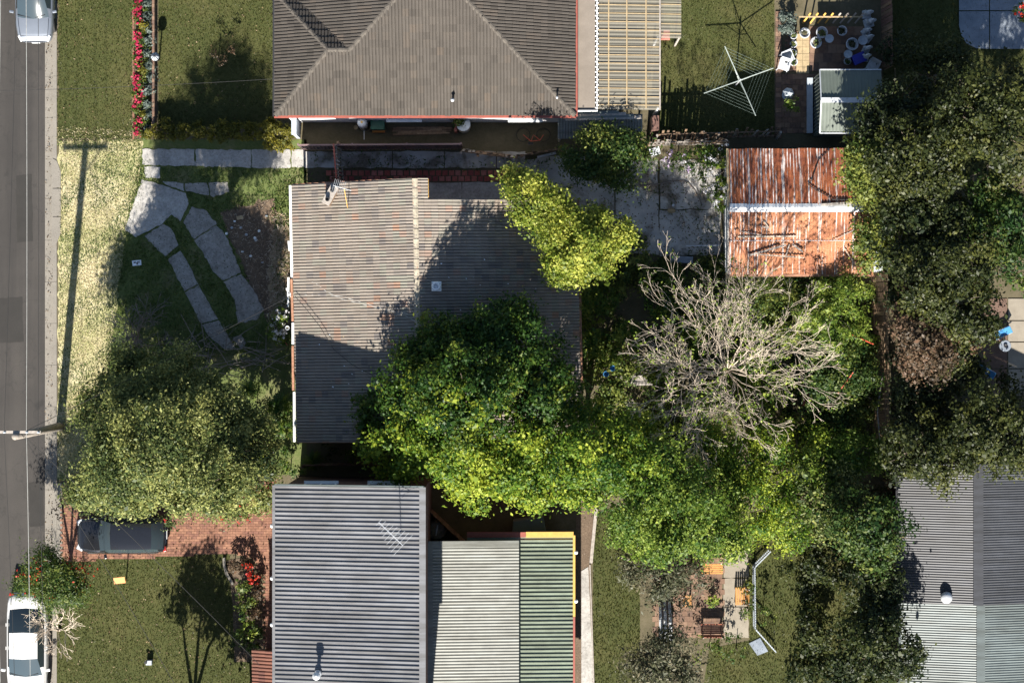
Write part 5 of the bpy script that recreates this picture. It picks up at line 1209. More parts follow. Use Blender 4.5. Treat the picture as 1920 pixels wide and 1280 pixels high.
tops = [(5, 8.7), (38, 8.7), (45, 8.7), (68, 8.7), (24, 8.0), (72, 8.0)]; bots = [(8, 8.7), (40, 8.7), (58, 8.7), (88, 8.7), (20, 8.0), (70, 8.0)]
nm_ = ['outermost', 'second', 'third', 'nearest the kerb of the upper set', 'lower outer', 'lower inner']
for i, q in enumerate(ins):
    a = P(tops[i][0], -420, 8.6); b = P(bots[i][0] + 0, 1700, 8.6)
    wire(a, q, .25, .010, 'cable_pale' if i % 2 == 0 else 'cable', 'power line north of the pole, ' + nm_[i] + ' strand', 'power lines along the road'); wire(q, b, .25, .010, 'cable_pale' if i % 2 == 0 else 'cable', 'power line south of the pole, ' + nm_[i] + ' strand', 'power lines along the road')
pt = ptop + Vector((.1, .1, -.6))
wire(pt, P(548, 553, 3.2), .5, .012, 'cable', 'black service cable from the pole to the tiled house gutter', 'service cables')
wire(pt, P(338, 1300, 6.0), .4, .011, 'cable', 'service cable from the pole across the corner lawn', 'service cables')
wire(pt, P(486, 1245, 4.2), .5, .011, 'cable', 'service cable from the pole to the terracotta entry roof', 'service cables')
wire(P(-60, 172, 7.5), P(515, 148, 3.7), .5, .008, 'cable', 'dark service cable over the upper front lawn to the hip roof', 'service cables')

# ================================================================= CARS
make_car('parked_car', 'silver sedan parked at the kerb at the upper left corner', M['car_silver'], 61, -20, math.radians(-90), L=4.5, Wd=1.72, z=-.16)
make_car('parked_car', 'white sedan parked at the kerb below the bottlebrush tree', M['car_white'], 47, 1212, math.radians(-90), L=4.7, Wd=1.80, rr=(-.14, -.36), z=-.16)
make_car('parked_car', 'black hatchback on the brick driveway half under the olive tree', M['car_black'], 227, 1003, math.radians(180), L=3.95, Wd=1.68, H=1.48, rr=(-.36, -.47), ws=(.24, .09), trunk=.95, z=.03)

# ================================================================= TREES ON THE LOT
GT = 'trees and tall shrubs on the lot'
tree('corner_tree', [(985, 342, 4.2, 30), (1000, 375, 5.0, 44), (1085, 455, 5.2, 58), (1132, 432, 4.8, 46), (1060, 492, 4.2, 38), (1040, 418, 4.2, 34), (1105, 488, 4.0, 40)], 'lf_yellow', 'bright yellow green tree with two lobes at the house corner', group=GT, dens=1.5, leaf=(.15, .085), seed=40, base=.60)
tree('round_tree', [(1095, 292, 2.8, 40), (1150, 300, 3.0, 46), (1185, 284, 2.8, 34), (1125, 272, 2.8, 38), (1140, 325, 2.2, 28)], 'lf_green', 'round mid green tree against the upper fence', group=GT, dens=1.2, seed=41)
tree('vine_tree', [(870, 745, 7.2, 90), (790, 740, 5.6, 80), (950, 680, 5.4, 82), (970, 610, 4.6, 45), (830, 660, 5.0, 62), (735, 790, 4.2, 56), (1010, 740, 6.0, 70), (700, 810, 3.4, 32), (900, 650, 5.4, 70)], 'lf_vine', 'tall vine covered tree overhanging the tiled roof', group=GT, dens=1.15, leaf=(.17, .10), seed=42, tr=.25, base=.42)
tree('vine_tree_lit', [(780, 830, 6.2, 70), (860, 850, 6.8, 80), (850, 770, 7.6, 62), (770, 760, 6.0, 42), (950, 850, 6.3, 70), (740, 860, 4.6, 40), (900, 900, 6.0, 60), (1000, 900, 6.0, 55), (810, 720, 6.8, 40)], 'lf_vine_y', 'lit lower side of the vine tree, sunlight put into yellow green leaves', group=GT, dens=.95, leaf=(.17, .10), seed=43, base=.62)  # same tree as above; its sunlit side is painted by brighter leaves
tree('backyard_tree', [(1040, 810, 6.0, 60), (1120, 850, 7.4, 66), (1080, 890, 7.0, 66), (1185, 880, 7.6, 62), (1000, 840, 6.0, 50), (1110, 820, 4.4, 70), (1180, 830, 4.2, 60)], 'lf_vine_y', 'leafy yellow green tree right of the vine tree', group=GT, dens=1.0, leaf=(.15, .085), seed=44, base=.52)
tree('backyard_tree', [(1190, 950, 7.4, 70), (1250, 900, 7.4, 60), (1280, 970, 7.4, 76), (1220, 1000, 6.0, 54), (1345, 1000, 5.4, 58), (1250, 920, 4.6, 80), (1310, 930, 5.0, 60)], 'lf_lime', 'broad lime tinted tree on the lower boundary left of the bare tree', group=GT, dens=1.0, leaf=(.15, .085), seed=45, base=.40)
tree('backyard_tree', [(1400, 950, 3.6, 66), (1470, 970, 3.4, 56), (1420, 890, 3.4, 56), (1350, 880, 3.6, 54), (1340, 820, 3.4, 48), (1490, 890, 3.0, 46), (1440, 840, 2.8, 50), (1520, 840, 2.4, 40)], 'lf_vine_y', 'loose yellow green tree under and below the bare tree', group=GT, dens=.9, leaf=(.13, .07), seed=46, base=.6)
bare_tree('bare_tree', (1352, 690), 8.6, (226, 216), (1366, 672), 'bark_pale', 'wide leafless tree with pale forking branches in the back yard', 50, limbs=28, depth=7, r0=.05, rmin=.0064, buds=('lf_lime', 2200), zlift=.25, group=GT, trunk_h=2.6, split=2, reach=.32, wig=.075, fan=(.20, .60))
tree('front_tree', [(300, 840, 9.8, 84), (335, 890, 9.6, 66), (215, 850, 8.8, 62), (240, 900, 9.0, 66), (355, 830, 8.8, 58), (300, 755, 4.6, 70), (205, 765, 4.0, 52), (400, 765, 4.4, 62), (330, 710, 3.0, 50), (240, 710, 2.8, 46), (178, 910, 6.0, 48), (400, 915, 6.4, 56), (425, 860, 5.0, 60), (470, 900, 3.6, 54), (470, 810, 3.0, 46), (270, 800, 5.2, 88), (340, 800, 5.0, 80), (300, 850, 3.6, 90), (390, 850, 4.0, 80), (230, 880, 5.0, 66)], 'lf_olive', 'big olive green tree in the front corner of the lot over the driveway', root=(345, 805), group=GT, dens=1.15, leaf=(.14, .075), seed=47, tr=.28, base=.62, clump=(.32, .58))
bare_tree('bare_tree', (262, 640), 3.4, (80, 75), (258, 615), 'bark_grey', 'small leafless grey tree in the shade of the front yard', 51, limbs=8, depth=4, r0=.07, rmin=.011, zlift=.3, group=GT, trunk_h=.6, split=3)
tree('fence_tree', [(1612, 312, 3.9, 42), (1645, 292, 4.4, 54), (1645, 345, 4.2, 42), (1602, 345, 3.5, 26), (1672, 330, 4.8, 50)], 'lf_green', 'glossy green tree overhanging the upper right corner of the rusty roof', root=(1655, 310), group=GT, dens=1.3, leaf=(.16, .10), seed=48, base=.78)
tree('fence_tree', [(1640, 425, 3.6, 40), (1662, 455, 4.0, 40), (1632, 480, 3.2, 26), (1680, 420, 4.4, 40)], 'lf_green', 'smaller glossy tree by the right end of the lower rusty roof', root=(1658, 440), group=GT, dens=1.2, leaf=(.15, .09), seed=49, base=.78)
tree('feathery_shrub', [(1540, 560, 2.6, 40), (1590, 560, 2.8, 44), (1560, 600, 2.9, 46), (1600, 620, 2.4, 36), (1510, 580, 2.2, 30)], 'lf_lime', 'bright feathery yellow green shrub just below the garage', 'shrub', GT, dens=1.3, leaf=(.18, .05), seed=52, base=.55, clump=(.2, .36))
tree('dark_shrub', [(1560, 680, 2.0, 56), (1600, 730, 1.8, 50), (1540, 740, 1.6, 50), (1600, 680, 1.8, 40), (1580, 790, 1.5, 44)], 'lf_green', 'dark green thicket between the bare tree and the leaning fence', 'shrub', GT, dens=.9, leaf=(.15, .08), seed=53, base=.35)
tree('corner_shrub', [(1600, 850, 2.8, 40), (1560, 860, 2.6, 34), (1640, 860, 2.4, 34), (1530, 880, 3.0, 44)], 'lf_lime', 'yellow green shrub in the lower right corner of the lot', 'shrub', GT, dens=1.1, leaf=(.14, .07), seed=54, base=.4)
for i, (x, y, h, r, m_, lb) in enumerate([(1110, 570, 1.4, 46, 'lf_vine', 'dark leafy undergrowth bush at the right eave of the house'), (1180, 520, 1.2, 44, 'lf_green', 'low green bush below the yellow tree'), (1150, 640, 1.3, 50, 'lf_vine', 'dark bush between vine tree and bare tree'), (1240, 560, 1.0, 46, 'lf_vine', 'low dark bush under the left side of the bare branches'), (1300, 600, 1.0, 60, 'lf_vine', 'low green thicket under the bare tree crown'), (1420, 580, 1.2, 56, 'lf_green', 'green bush under the bare branches below the garage wall'), (1400, 680, 1.0, 60, 'lf_vine', 'ground thicket under the middle of the bare tree'), (1480, 600, 1.3, 46, 'lf_green', 'green bush left of the feathery shrub'), (1250, 680, .9, 40, 'lf_vine', 'low bush near the fallen boards'), (1470, 800, 1.2, 56, 'lf_vine', 'dark bush beside the red mower'), (1090, 640, 1.5, 34, 'lf_vine', 'small bush against the shaded right eave'), (1200, 470, .7, 24, 'lf_green', 'little bush at the edge of the back yard concrete'), (1250, 780, 1.8, 40, 'lf_lime', 'bright bush beside the weathered boards'), (1320, 770, 2.0, 44, 'lf_lime', 'yellow green bush at the foot of the bare tree'), (1440, 720, 1.6, 44, 'lf_lime', 'bright bush below the bare tree crown'), (1630, 650, .9, 20, 'lf_vine', 'small weed clump at the leaning fence'), (1390, 800, 2.2, 50, 'lf_lime', 'light green bush below the bare tree trunk')]):
    bush('undergrowth_bush', x, y, h, r, m_, lb, 'bush', 'undergrowth bushes in the back yard', dens=.9, leaf=(.14, .08), seed=60 + i, clump=(.2, .36), base=.68)
bush('lilac_bush', 1270, 300, 1.5, 26, 'lf_green', 'bush with lilac flowers below the grey broken fence', 'bush', dens=1.1, seed=80, flower=('fl_lilac', .10))
bush('fence_creeper', 1325, 310, 1.6, 34, 'lf_vine', 'dark creeper thicket between lilac bush and garage wall', 'bush', dens=1.1, seed=81, lobes=[(1310, 300, 1.5, 34), (1340, 300, 1.6, 30), (1345, 360, 1.2, 20), (1330, 340, 1.0, 24)], flower=('fl_white', .02))
bush('fence_creeper', 1352, 325, 1.9, 12, 'lf_lime', 'thin bright creeper climbing the garage wall', 'bush', dens=1.2, seed=82, lobes=[(1353, 310, 2.0, 9), (1352, 340, 1.7, 11), (1352, 365, 1.4, 10), (1351, 390, 1.0, 8)])
bush('flowering_shrub', 522, 605, .8, 18, 'lf_lime', 'white flowered shrub against the left house wall', 'shrub', dens=.9, seed=83, flower=('fl_white', .45), lobes=[(528, 590, .8, 15), (520, 612, .8, 15), (526, 632, .6, 12)])
bush('flowering_shrub', 545, 640, .5, 9, 'lf_green', 'small green bush by the house wall below the white flowers', 'shrub', dens=.8, seed=84)
for i, (x, y, r, h) in enumerate([(525, 762, 30, 1.2), (533, 800, 26, 1.0), (470, 730, 24, .8), (590, 862, 20, .9)]):
    palm(x, y, h, r, ['fan palm in the shade left of the tiled roof', 'lower fan palm beside the house corner', 'small palm at the edge of the olive tree', 'little palm below the house eave'][i], 90 + i, 'lf_vine')
for i, (x, y, h, r) in enumerate([(500, 830, 1.6, 30), (520, 860, 1.3, 28), (480, 780, 1.4, 28), (545, 880, 1.0, 20), (620, 850, .7, 18), (660, 855, .8, 18)]):
    bush('shade_shrub', x, y, h, r, 'lf_vine' if i % 2 else 'lf_dark', ['dark shrub between olive tree and palms', 'dark green shrub below the palms', 'dark shrub right of the olive crown', 'low shrub by the lower boundary fence', 'low weed clump behind the house', 'weed clump near the vine tree foot'][i], 'shrub', 'shaded shrubs beside the house', dens=.9, seed=100 + i)
# dry branch heap
hb = empty('brush_pile', P(420, 665), 'heap of dry grey branches in the shade beside the olive tree', 'brush pile'); rng = random.Random(5)
for i in range(46):
    a = P(rng.uniform(310, 500), rng.uniform(640, 700), rng.uniform(.05, .5)); an = rng.uniform(-.5, .7) + (math.pi / 2 if i % 4 == 0 else 0); l = rng.uniform(.7, 2.0)
    d = Vector((math.cos(an), math.sin(an), rng.uniform(-.1, .2))) * l; mb = MB().tube([a, a + d * .5 + Vector((rng.gauss(0, .08), rng.gauss(0, .08), .04)), a + d], [.022, .016, .009], 4)
    for k in range(3):
        s = a + d * rng.uniform(.3, .8); mb.tube([s, s + Vector((rng.gauss(0, .3), rng.gauss(0, .3), rng.uniform(0, .15)))], [.011, .006], 3)
    mb.build('branch', M['bark_grey'], hb)

# ---- loose things on the lot
g = P(257, 493); t = empty('white_tray', g, 'small white tray with dark marks lying on the shaded front grass', 'tray')
MB().box((g.x, g.y, .06), (.40, .24, .05), rz=.1).build('tray', M['sign_white'], t, bevel=.01)
for dx, dy, sx, sy in ((-.09, .02, .10, .06), (.02, -.03, .06, .10), (.10, .03, .06, .05), (.04, .05, .05, .03)): MB().box((g.x + dx, g.y + dy, .088), (sx, sy, .012), rz=.1).build('dark_mark', M['black'], t)
for i, (x, y) in enumerate([(452, 427), (478, 446), (480, 450), (455, 472), (435, 427), (425, 438), (500, 405), (470, 480), (492, 492), (440, 415), (462, 440), (486, 433)]):
    one('rubble_chip', MB().lathe([(.06 * U(.6, 1.3), 0), (.07, .03), (.03, .06), (0, .065)], P(x, y, .02), 6, 1, U(.5, 1)), M['sign_white'] if i % 2 else M['stone_white'], 'pale chip of rubble lying on the brown debris patch', 'rubble', 'pale chips on the debris patch')
one('terracotta_shard', MB().box(P(450, 408, .05), (.30, .16, .05), rz=.2), M['stone_pave'], 'yellowish broken tile lying at the top of the debris patch', 'tile')
for i, (a, b) in enumerate([((541, 452), (543, 470)), ((546, 472), (549, 505)), ((541, 520), (540, 575)), ((537, 540), (546, 556))]):
    one('broken_gutter', MB().bar(P(*a, 1.2 if i < 2 else .5), P(*b, 1.3 if i < 2 else .5), .09, .06), M['white_metal'], ['upper white gutter piece hanging beside the left eave', 'second white gutter piece under the left eave', 'long white downpipe lying beside the left eave', 'blue white bent downpipe elbow at the left eave'][i], 'gutter', 'broken gutter pieces at the left eave')
pot(549, 615, 4, 'tiny white pot hanging at the left house gutter', h=.18, group=None, z=2.2); pot(540, 641, 6, 'small terracotta pot beside the white flowers', 'terra_pot', .25, group=None)
g = P(1277, 487); one('foam_panel', MB().box((g.x, g.y, .35), (1.0, .30, .10), rz=-.06), M['pool_slab'], 'pale blue panel lying at the edge of the back yard under bare twigs', 'panel', bevel=.01)
g = P(1342, 384); t = empty('plastic_crate', g, 'small white frame crate at the foot of the garage wall', 'crate')
for s in (-1, 1): MB().bar((g.x + s * .11, g.y - .13, .3), (g.x + s * .11 + .03, g.y + .13, .3), .04).bar((g.x - .12, g.y + s * .12, .3), (g.x + .13, g.y + s * .12, .3), .04).build('rim', M['sign_white'], t)
MB().bar((g.x - .1, g.y, .3), (g.x + .13, g.y, .3), .03).bar((g.x, g.y - .12, .3), (g.x + .02, g.y + .12, .3), .03).build('grid', M['sign_white'], t)
for s in (-1, 1): MB().bar((g.x + s * .11, g.y - .12, 0), (g.x + s * .11, g.y - .12, .3), .035).bar((g.x + s * .11, g.y + .12, 0), (g.x + s * .11, g.y + .12, .3), .035).build('leg', M['sign_white'], t)
one('dropped_rag', MB().lathe([(.14, 0), (.15, .03), (.08, .08), (0, .09)], P(1259, 395, .03), 8, 1.3, .8), M['stone_pave'], 'crumpled sandy rag on the back yard concrete', 'rag'); one('dropped_tin', MB().lathe([(.06, 0), (.06, .12), (0, .12)], P(1262, 385, .03), 10), M['galv'], 'shiny tin beside the crumpled rag', 'tin')
one('garden_hose', MB().tube([P(x, y, .06) for x, y in [(1176, 350), (1200, 350), (1230, 346), (1255, 340), (1280, 339), (1290, 342), (1302, 356), (1312, 374), (1316, 384)]], .025, 6), M['bark_grey'], 'dark hose curving across the back yard concrete to the creeper', 'hose')
one('fallen_branch', MB().tube([P(1194, 425, .06), P(1197, 437, .08), P(1201, 441, .06)], .02, 5).tube([P(1192, 440, .05), P(1203, 441, .07)], .02, 5), M['cable'], 'small dark forked branch on the back yard concrete', 'branch')
one('long_plank', MB().bar(P(1286, 461, .3), P(1350, 460, .45), .04), M['galv'], 'thin pale rod lying across the yard near the garage wall', 'rod')
for i in range(5): one('old_board', MB().bar(P(1155 + i * 9, 708 + i * 3, .35 + .03 * i), P(1205 + i * 5, 706 + i * 3.5, .4), .11, .025), M['timber_pale'], 'weathered grey board in the pile between vine tree and bare tree', 'board', 'weathered boards piled in the back yard')
for i, (x, y) in enumerate([(1148, 690), (1136, 701)]): one('blue_tub', MB().lathe([(.10, 0), (.13, .25), (.11, .25), (.10, .05), (0, .05)], P(x, y, .6), 12), M['blue_sling'], ['blue tub in the undergrowth left of the board pile', 'lower blue tub beside the vine tree'][i], 'tub')
g = P(1520, 735); t = empty('ride_on_mower', g, 'old red ride-on mower half hidden by dark bushes', 'mower')
MB().box((g.x, g.y, .70), (.52, .75, .45)).build('bonnet', M['fascia_red'], t, bevel=.08); MB().box((g.x + .02, g.y - .85, .55), (.50, .55, .18)).build('seat', M['black'], t, bevel=.05); MB().box((g.x, g.y - .6, .35), (.85, 1.0, .2)).build('deck', M['fascia_red'], t, bevel=.05)
for sx in (-.36, .36):
    for sy in (.25, -.85): MB().bar((g.x + sx - .07, g.y + sy, .24), (g.x + sx + .07, g.y + sy, .24), .46).build('wheel', M['tyre'], t, bevel=.1)
MB().tube([(g.x + .2 * math.cos(k / 12 * 6.283), g.y - .42 + .2 * math.sin(k / 12 * 6.283), .95) for k in range(13)], .02, 5).build('steering_wheel', M['black'], t)
for i, (a, b) in enumerate([((1588, 680, 2.4), (1636, 646, 2.4)), ((1568, 752, 2.2), (1600, 696, 2.6))]):
    a2, b2 = ((1590, 624), (1638, 645)) if i == 0 else ((1570, 738), (1601, 696))
    one('steel_pole', MB().tube([P(*a2, 2.6), P(*b2, 2.9)], .028, 6), M['red_paint'], ['thin red pole leaning over the shrub towards the right fence', 'thin red pole slanting up from the dark thicket'][i], 'pole', 'red steel poles in the thicket')

# ================================================================= UPPER LEFT GARDEN
bed = empty('flower_bed', P(272, 120), kind='structure')
MB().sheet(PP([(252, -30), (290, -30), (290, 240), (252, 262)]), .012).build('bed_soil', M['mulch'], bed)
for i in range(22):
    y = -20 + i * 12.8; MB().prism([tuple(q[:2]) for q in PP([(249, y), (252.4, y), (252.4, y + 12.3), (249, y + 12.3)])], 0, .07).build('edging_brick', M['brick_pave'][i % 3], bed)
lw = empty('garden_wall', P(293, 120), 'low brick wall, dark with painted-in shade, along the right side of the flower bed', 'wall')  # bricks coloured dark to carry the shade on the wall
for i in range(34):
    y = -20 + i * 7.7; MB().prism([tuple(q[:2]) for q in PP([(288.5, y), (293, y), (293, y + 7.3), (288.5, y + 7.3)])], 0, .48 + U(-.004, .004)).build('brick', M['brown_pave'][i % 3], lw)
MB().prism([tuple(q[:2]) for q in PP([(288.7, -20), (292.8, -20), (292.8, 241), (288.7, 241)])], 0, .46).build('core', M['dark_brick'], lw)
rng = random.Random(9)
for i in range(22):
    y = 2 + i * 11.8; k = i % 7
    if k in (4,): bush('yellow_shrub', 270, y, .4, 8, 'lf_hedge', 'small yellow green shrub among the red azaleas', 'shrub', 'yellow shrubs in the flower bed', seed=200 + i)
    else: bush('azalea', 259 + rng.uniform(-2, 2), y, .35, 7.5, 'lf_green', 'small azalea covered in red flowers along the verge edge of the bed', 'shrub', 'red azaleas in the flower bed', seed=200 + i, flower=('fl_red', .5))
    if i % 2 == 0: bush('succulent', 278 + rng.uniform(-3, 3), y + 4, .35, 8.5, 'lf_grey', 'grey green rosette plant along the low wall', 'plant', 'grey green plants along the low wall', seed=230 + i, leaf=(.2, .06))
    else: bush('bedding_plant', 272 + rng.uniform(-4, 6), y + 3, .25, 6, 'lf_green', 'small green bedding plant in the middle of the bed', 'plant', 'green plants in the flower bed', seed=260 + i)
hg = empty('hedge', P(412, 246), 'long clipped yellow green hedge at the edge of the upper front lawn', 'hedge')
link('foliage', foliage_mesh('foliage', M['lf_hedge'], [(280 + i * 12.5, 247 + (3 if i % 2 else -3), .55, 15) for i in range(22)], 5.0, (.10, .06), 300, hg.location, .5, clump=(.12, .22)), hg)
MB().tube([P(275, 247, .2), P(400, 247, .22), P(548, 247, .2)], .03, 5).build('stem', M['bark'], hg)
bush('clipped_shrub', 525, 273, .7, 10, 'lf_hedge', 'bright yellow shrub tip at the corner of the driveway end', 'shrub', seed=301, lobes=[(505, 273, .6, 9), (525, 271, .7, 11), (545, 272, .6, 10)], base=.7)
bush('bare_shrub', 410, 112, 1.0, 14, 'lf_bronze', 'small bare pinkish shrub alone on the upper front lawn', 'shrub', dens=.25, seed=302, lobes=[(400, 103, 1.0, 9), (415, 118, .9, 9), (434, 96, 1.0, 7)], leaf=(.1, .05))
g = P(299, 113, 0); t = empty('garden_lantern', g, 'round pale lantern on a post at the low wall', 'lantern')
MB().tube([g, g + Vector((0, 0, .95))], .03, 8).build('post', M['black'], t); MB().lathe([(.05, .93), (.14, 1.0), (.19, 1.12), (.14, 1.24), (.05, 1.30), (0, 1.31)], g, 14).build('globe', M['stone_white'], t, True)
for k in range(4):
    a = k * math.pi / 4; MB().tube([(g.x + .2 * math.cos(a) * math.cos(b), g.y + .2 * math.sin(a) * math.cos(b), 1.12 + .2 * math.sin(b)) for b in [i / 12 * 6.283 for i in range(13)]], .01, 4).build('cage', M['black'], t)

# ================================================================= CLOTHESLINE, POTS, YARD
cc = P(1388, 150, 2.0); t = empty('rotary_clothesline', (cc.x, cc.y, 0), 'rotary clothesline with four arms over the shaded back lawn', 'clothesline')
MB().tube([(cc.x, cc.y, 0), (cc.x, cc.y, 2.1)], .03, 8).build('post', M['galv'], t)
ends = [P(1359, 87, 2.25), P(1450, 128, 2.25), P(1417, 217, 2.25), P(1320, 175, 2.25)]
for q in ends: MB().tube([Vector((cc.x, cc.y, 1.9)), q], .022, 6).build('arm', M['arm_grey'], t); MB().tube([Vector((cc.x, cc.y, 1.55)), Vector((cc.x, cc.y, 1.9)).lerp(q, .45)], .014, 5).build('strut', M['arm_grey'], t)
for k in range(6):
    f = .42 + .11 * k; ps = [Vector((cc.x, cc.y, 1.9)).lerp(q, f) for q in ends]
    MB().tube(ps + [ps[0]], .004, 4).build('line', M['line_green'], t)
pots = [(1488, 67, 7, 'lf_olive', 'first white pot at the top of the left row'), (1488, 83, 7, 'lf_olive', 'white pot second in the left row'), (1487, 99.5, 7, 'lf_olive', 'white pot third in the left row'), (1488, 116, 8, 'lf_green', 'white pot at the bottom of the left row'), (1509, 62, 10, 'lf_silver', 'wide white pot above the sandstone paving'), (1541, 61, 11, 'lf_green', 'largest dark planted white pot in the back row'), (1579, 58, 9.5, 'lf_dark', 'white pot with dark plant at the right of the back row'), (1530, 80, 11, 'lf_olive', 'broad white pot with yellowish plant right of the sandstone paving'), (1598, 83, 12, 'lf_dark', 'big double rimmed white pot in the middle of the yard'), (1589, 115, 7, 'lf_green', 'small white pot beside the blue box')]
for i, (x, y, r, pl_, lb) in enumerate(pots): pot(x, y, r, lb, plant=pl_, seed=320 + i, h=.36)
for i, (x, y, r, lb) in enumerate([(1555, 73, 8, 'pale round pedestal table between two white pots'), (1590, 102, 8, 'pale round stool below the big white pot'), (1618, 76, 9, 'pale round birdbath at the right of the yard')]):
    c = P(x, y, .45); t = empty('pedestal', (c.x, c.y, .03), lb, 'pedestal', 'round pedestals in the paved yard'); rr2 = r / PPM
    MB().lathe([(rr2 * .6, 0), (rr2 * .55, .04), (rr2 * .25, .08), (rr2 * .22, .40)], (c.x, c.y, .03), 14).build('stem', M['stone_white'], t, True); MB().lathe([(rr2 * .3, .38), (rr2, .43), (rr2, .48), (rr2 * .9, .48), (rr2 * .8, .45), (0, .45)], (c.x, c.y, .03), 18).build('top', M['stone_white'], t, True)
def statue(px, py, r, label, s):
    c = P(px, py, .6); t = empty('garden_statue', (c.x, c.y, 0), label, 'statue', 'white statues along the back fence'); q = (c.x, c.y, 0); k = r / PPM
    MB().box((c.x, c.y, .12), (k * 1.7, k * 1.7, .24), rz=s).build('plinth', M['stone_white'], t, bevel=.02)
    MB().lathe([(k * .62, .24), (k * .70, .35), (k * .50, .55), (k * .42, .70), (k * .62, .88), (k * .50, .98), (k * .18, 1.03), (k * .30, 1.12), (k * .30, 1.22), (k * .1, 1.30), (0, 1.30)], q, 12, 1.0, .75).build('figure', M['stone_white'], t, True)
    for sg in (-1, 1): MB().tube([(c.x + sg * k * .6, c.y, .9), (c.x + sg * k * .95, c.y + k * .3, .7), (c.x + sg * k * .5, c.y + k * .6, .6)], [k * .2, k * .17, k * .12], 6).build('arm', M['stone_white'], t)
for i, (x, y, r) in enumerate([(1628, 25, 9), (1632, 41, 10), (1626, 58, 8), (1630, 70, 8), (1627, 91, 8), (1625, 106, 8)]):
    statue(x, y, r, ['topmost white statue by the back fence', 'largest white statue, second along the fence', 'white statue third along the fence', 'white statue by the round birdbath', 'white statue just above the blue box', 'lowest white statue next to the shed'][i], .3 * i)
chair(1476, 108, .4, 'upper white plastic chair left of the pots', 'white plastic chairs'); chair(1470, 122, -.3, 'lower white plastic chair left of the pots', 'white plastic chairs'); chair(1636, 124, -.5, 'white plastic chair tilted beside the shed corner', 'white plastic chairs')
g = P(1608, 112, 0); t = empty('blue_box', g, 'deep blue storage box beside the small white pot', 'box'); MB().box((g.x, g.y, .2), (.55, .40, .38), rz=.4).build('body', M['blue_plastic'], t, bevel=.02); MB().box((g.x, g.y, .41), (.60, .45, .05), rz=.4).build('lid', M['blue_plastic'], t, bevel=.015)
g = P(1474, 179, 0); t = empty('folded_umbrella', g, 'folded pale umbrella standing near the yellow shrub', 'umbrella'); MB().tube([g, g + Vector((0, 0, 1.0))], .02, 6).build('pole', M['galv'], t)
MB().lathe([(.26, .62), (.27, .66), (.18, .85), (.03, 1.05)], g, 7).build('canopy', M['stone_white'], t); MB().lathe([(.2, 0), (.2, .06), (0, .08)], g, 12).build('base', M['stone_white'], t)
bush('potted_shrub', 1487, 198, .9, 14, 'lf_lime', 'bright yellow green shrub left of the shed', 'shrub', seed=340, base=.5)
pf = empty('picket_screen', P(1555, 36), 'leaning pale picket screen at the top of the paved yard', 'fence')
for i in range(8):
    a = P(1505 + i * 14, 44); MB().bar(a, (a.x + .22, a.y + .30, .95), .07, .02).build('picket', M['fascia_yellow'] if i < 4 else M['timber_pale'], pf)
MB().bar(P(1498, 32, .7), P(1618, 32, .7), .05, .08).build('rail', M['stone_pave'], pf)
for i, (x, y) in enumerate([(1467, 33), (1467, 55), (1482, 55), (1484, 34)]): bush('box_ball', x, y, .4, 6.5, 'lf_grey', ['small round grey green shrub at the top left of the paved yard', 'round shrub below it at the left edge of the paved yard', 'round shrub beside the first white pot', 'round shrub near the picket screen post'][i], 'shrub', 'clipped balls in the paved yard', seed=350 + i)
bush('border_shrub', 1915, 25, .9, 18, 'lf_green', 'shrub with orange red flowers in the top right corner', 'shrub', seed=356, flower=('fl_scarlet', .4))
# ================================================================= COURTYARD RIGHT
def lounger(px, py, rz, label):
    c = P(px, py, .35); t = empty('sun_lounger', (c.x, c.y, .03), label, 'sun lounger', 'blue sun loungers', rz=rz); L, w = .78, .34
    for s in (-1, 1): MB().bar((-L / 2, s * w / 2, .33), (L / 2, s * w / 2, .33), .03).build('side_rail', M['galv'], t, local=True)
    MB().box((-.12, 0, .34), (.52, w - .03, .02)).build('seat', M['blue_sling'], t, local=True); MB().box((.26, 0, .44), (.30, w - .03, .02), ry=-.7).build('backrest', M['blue_sling'], t, local=True)
    for x in (-.32, .25):
        for s in (-1, 1): MB().bar((x, s * w / 2, .33), (x, s * (w / 2 + .02), 0), .03).build('leg', M['galv'], t, local=True)
lounger(1880, 624, .45, 'blue sun lounger above the round table'); lounger(1849, 697, -.52, 'blue sun lounger alone in the dark part of the courtyard')
c = P(1885, 648, .6); t = empty('round_table', (c.x, c.y, .03), 'small round pale blue table with a dark thing on it', 'table'); MB().lathe([(.02, .52), (.25, .53), (.26, .56), (.24, .58), (0, .58)], (c.x, c.y, .03), 22).build('table_top', M['pool_slab'], t); MB().lathe([(.16, 0), (.03, .05), (.03, .54)], (c.x, c.y, .03), 12).build('leg', M['galv'], t)
one('dark_ashtray', MB().lathe([(.07, 0), (.09, .05), (.06, .05), (0, .03)], (c.x, c.y, .615), 10), M['black'], 'small dark bowl on the round table', 'bowl')
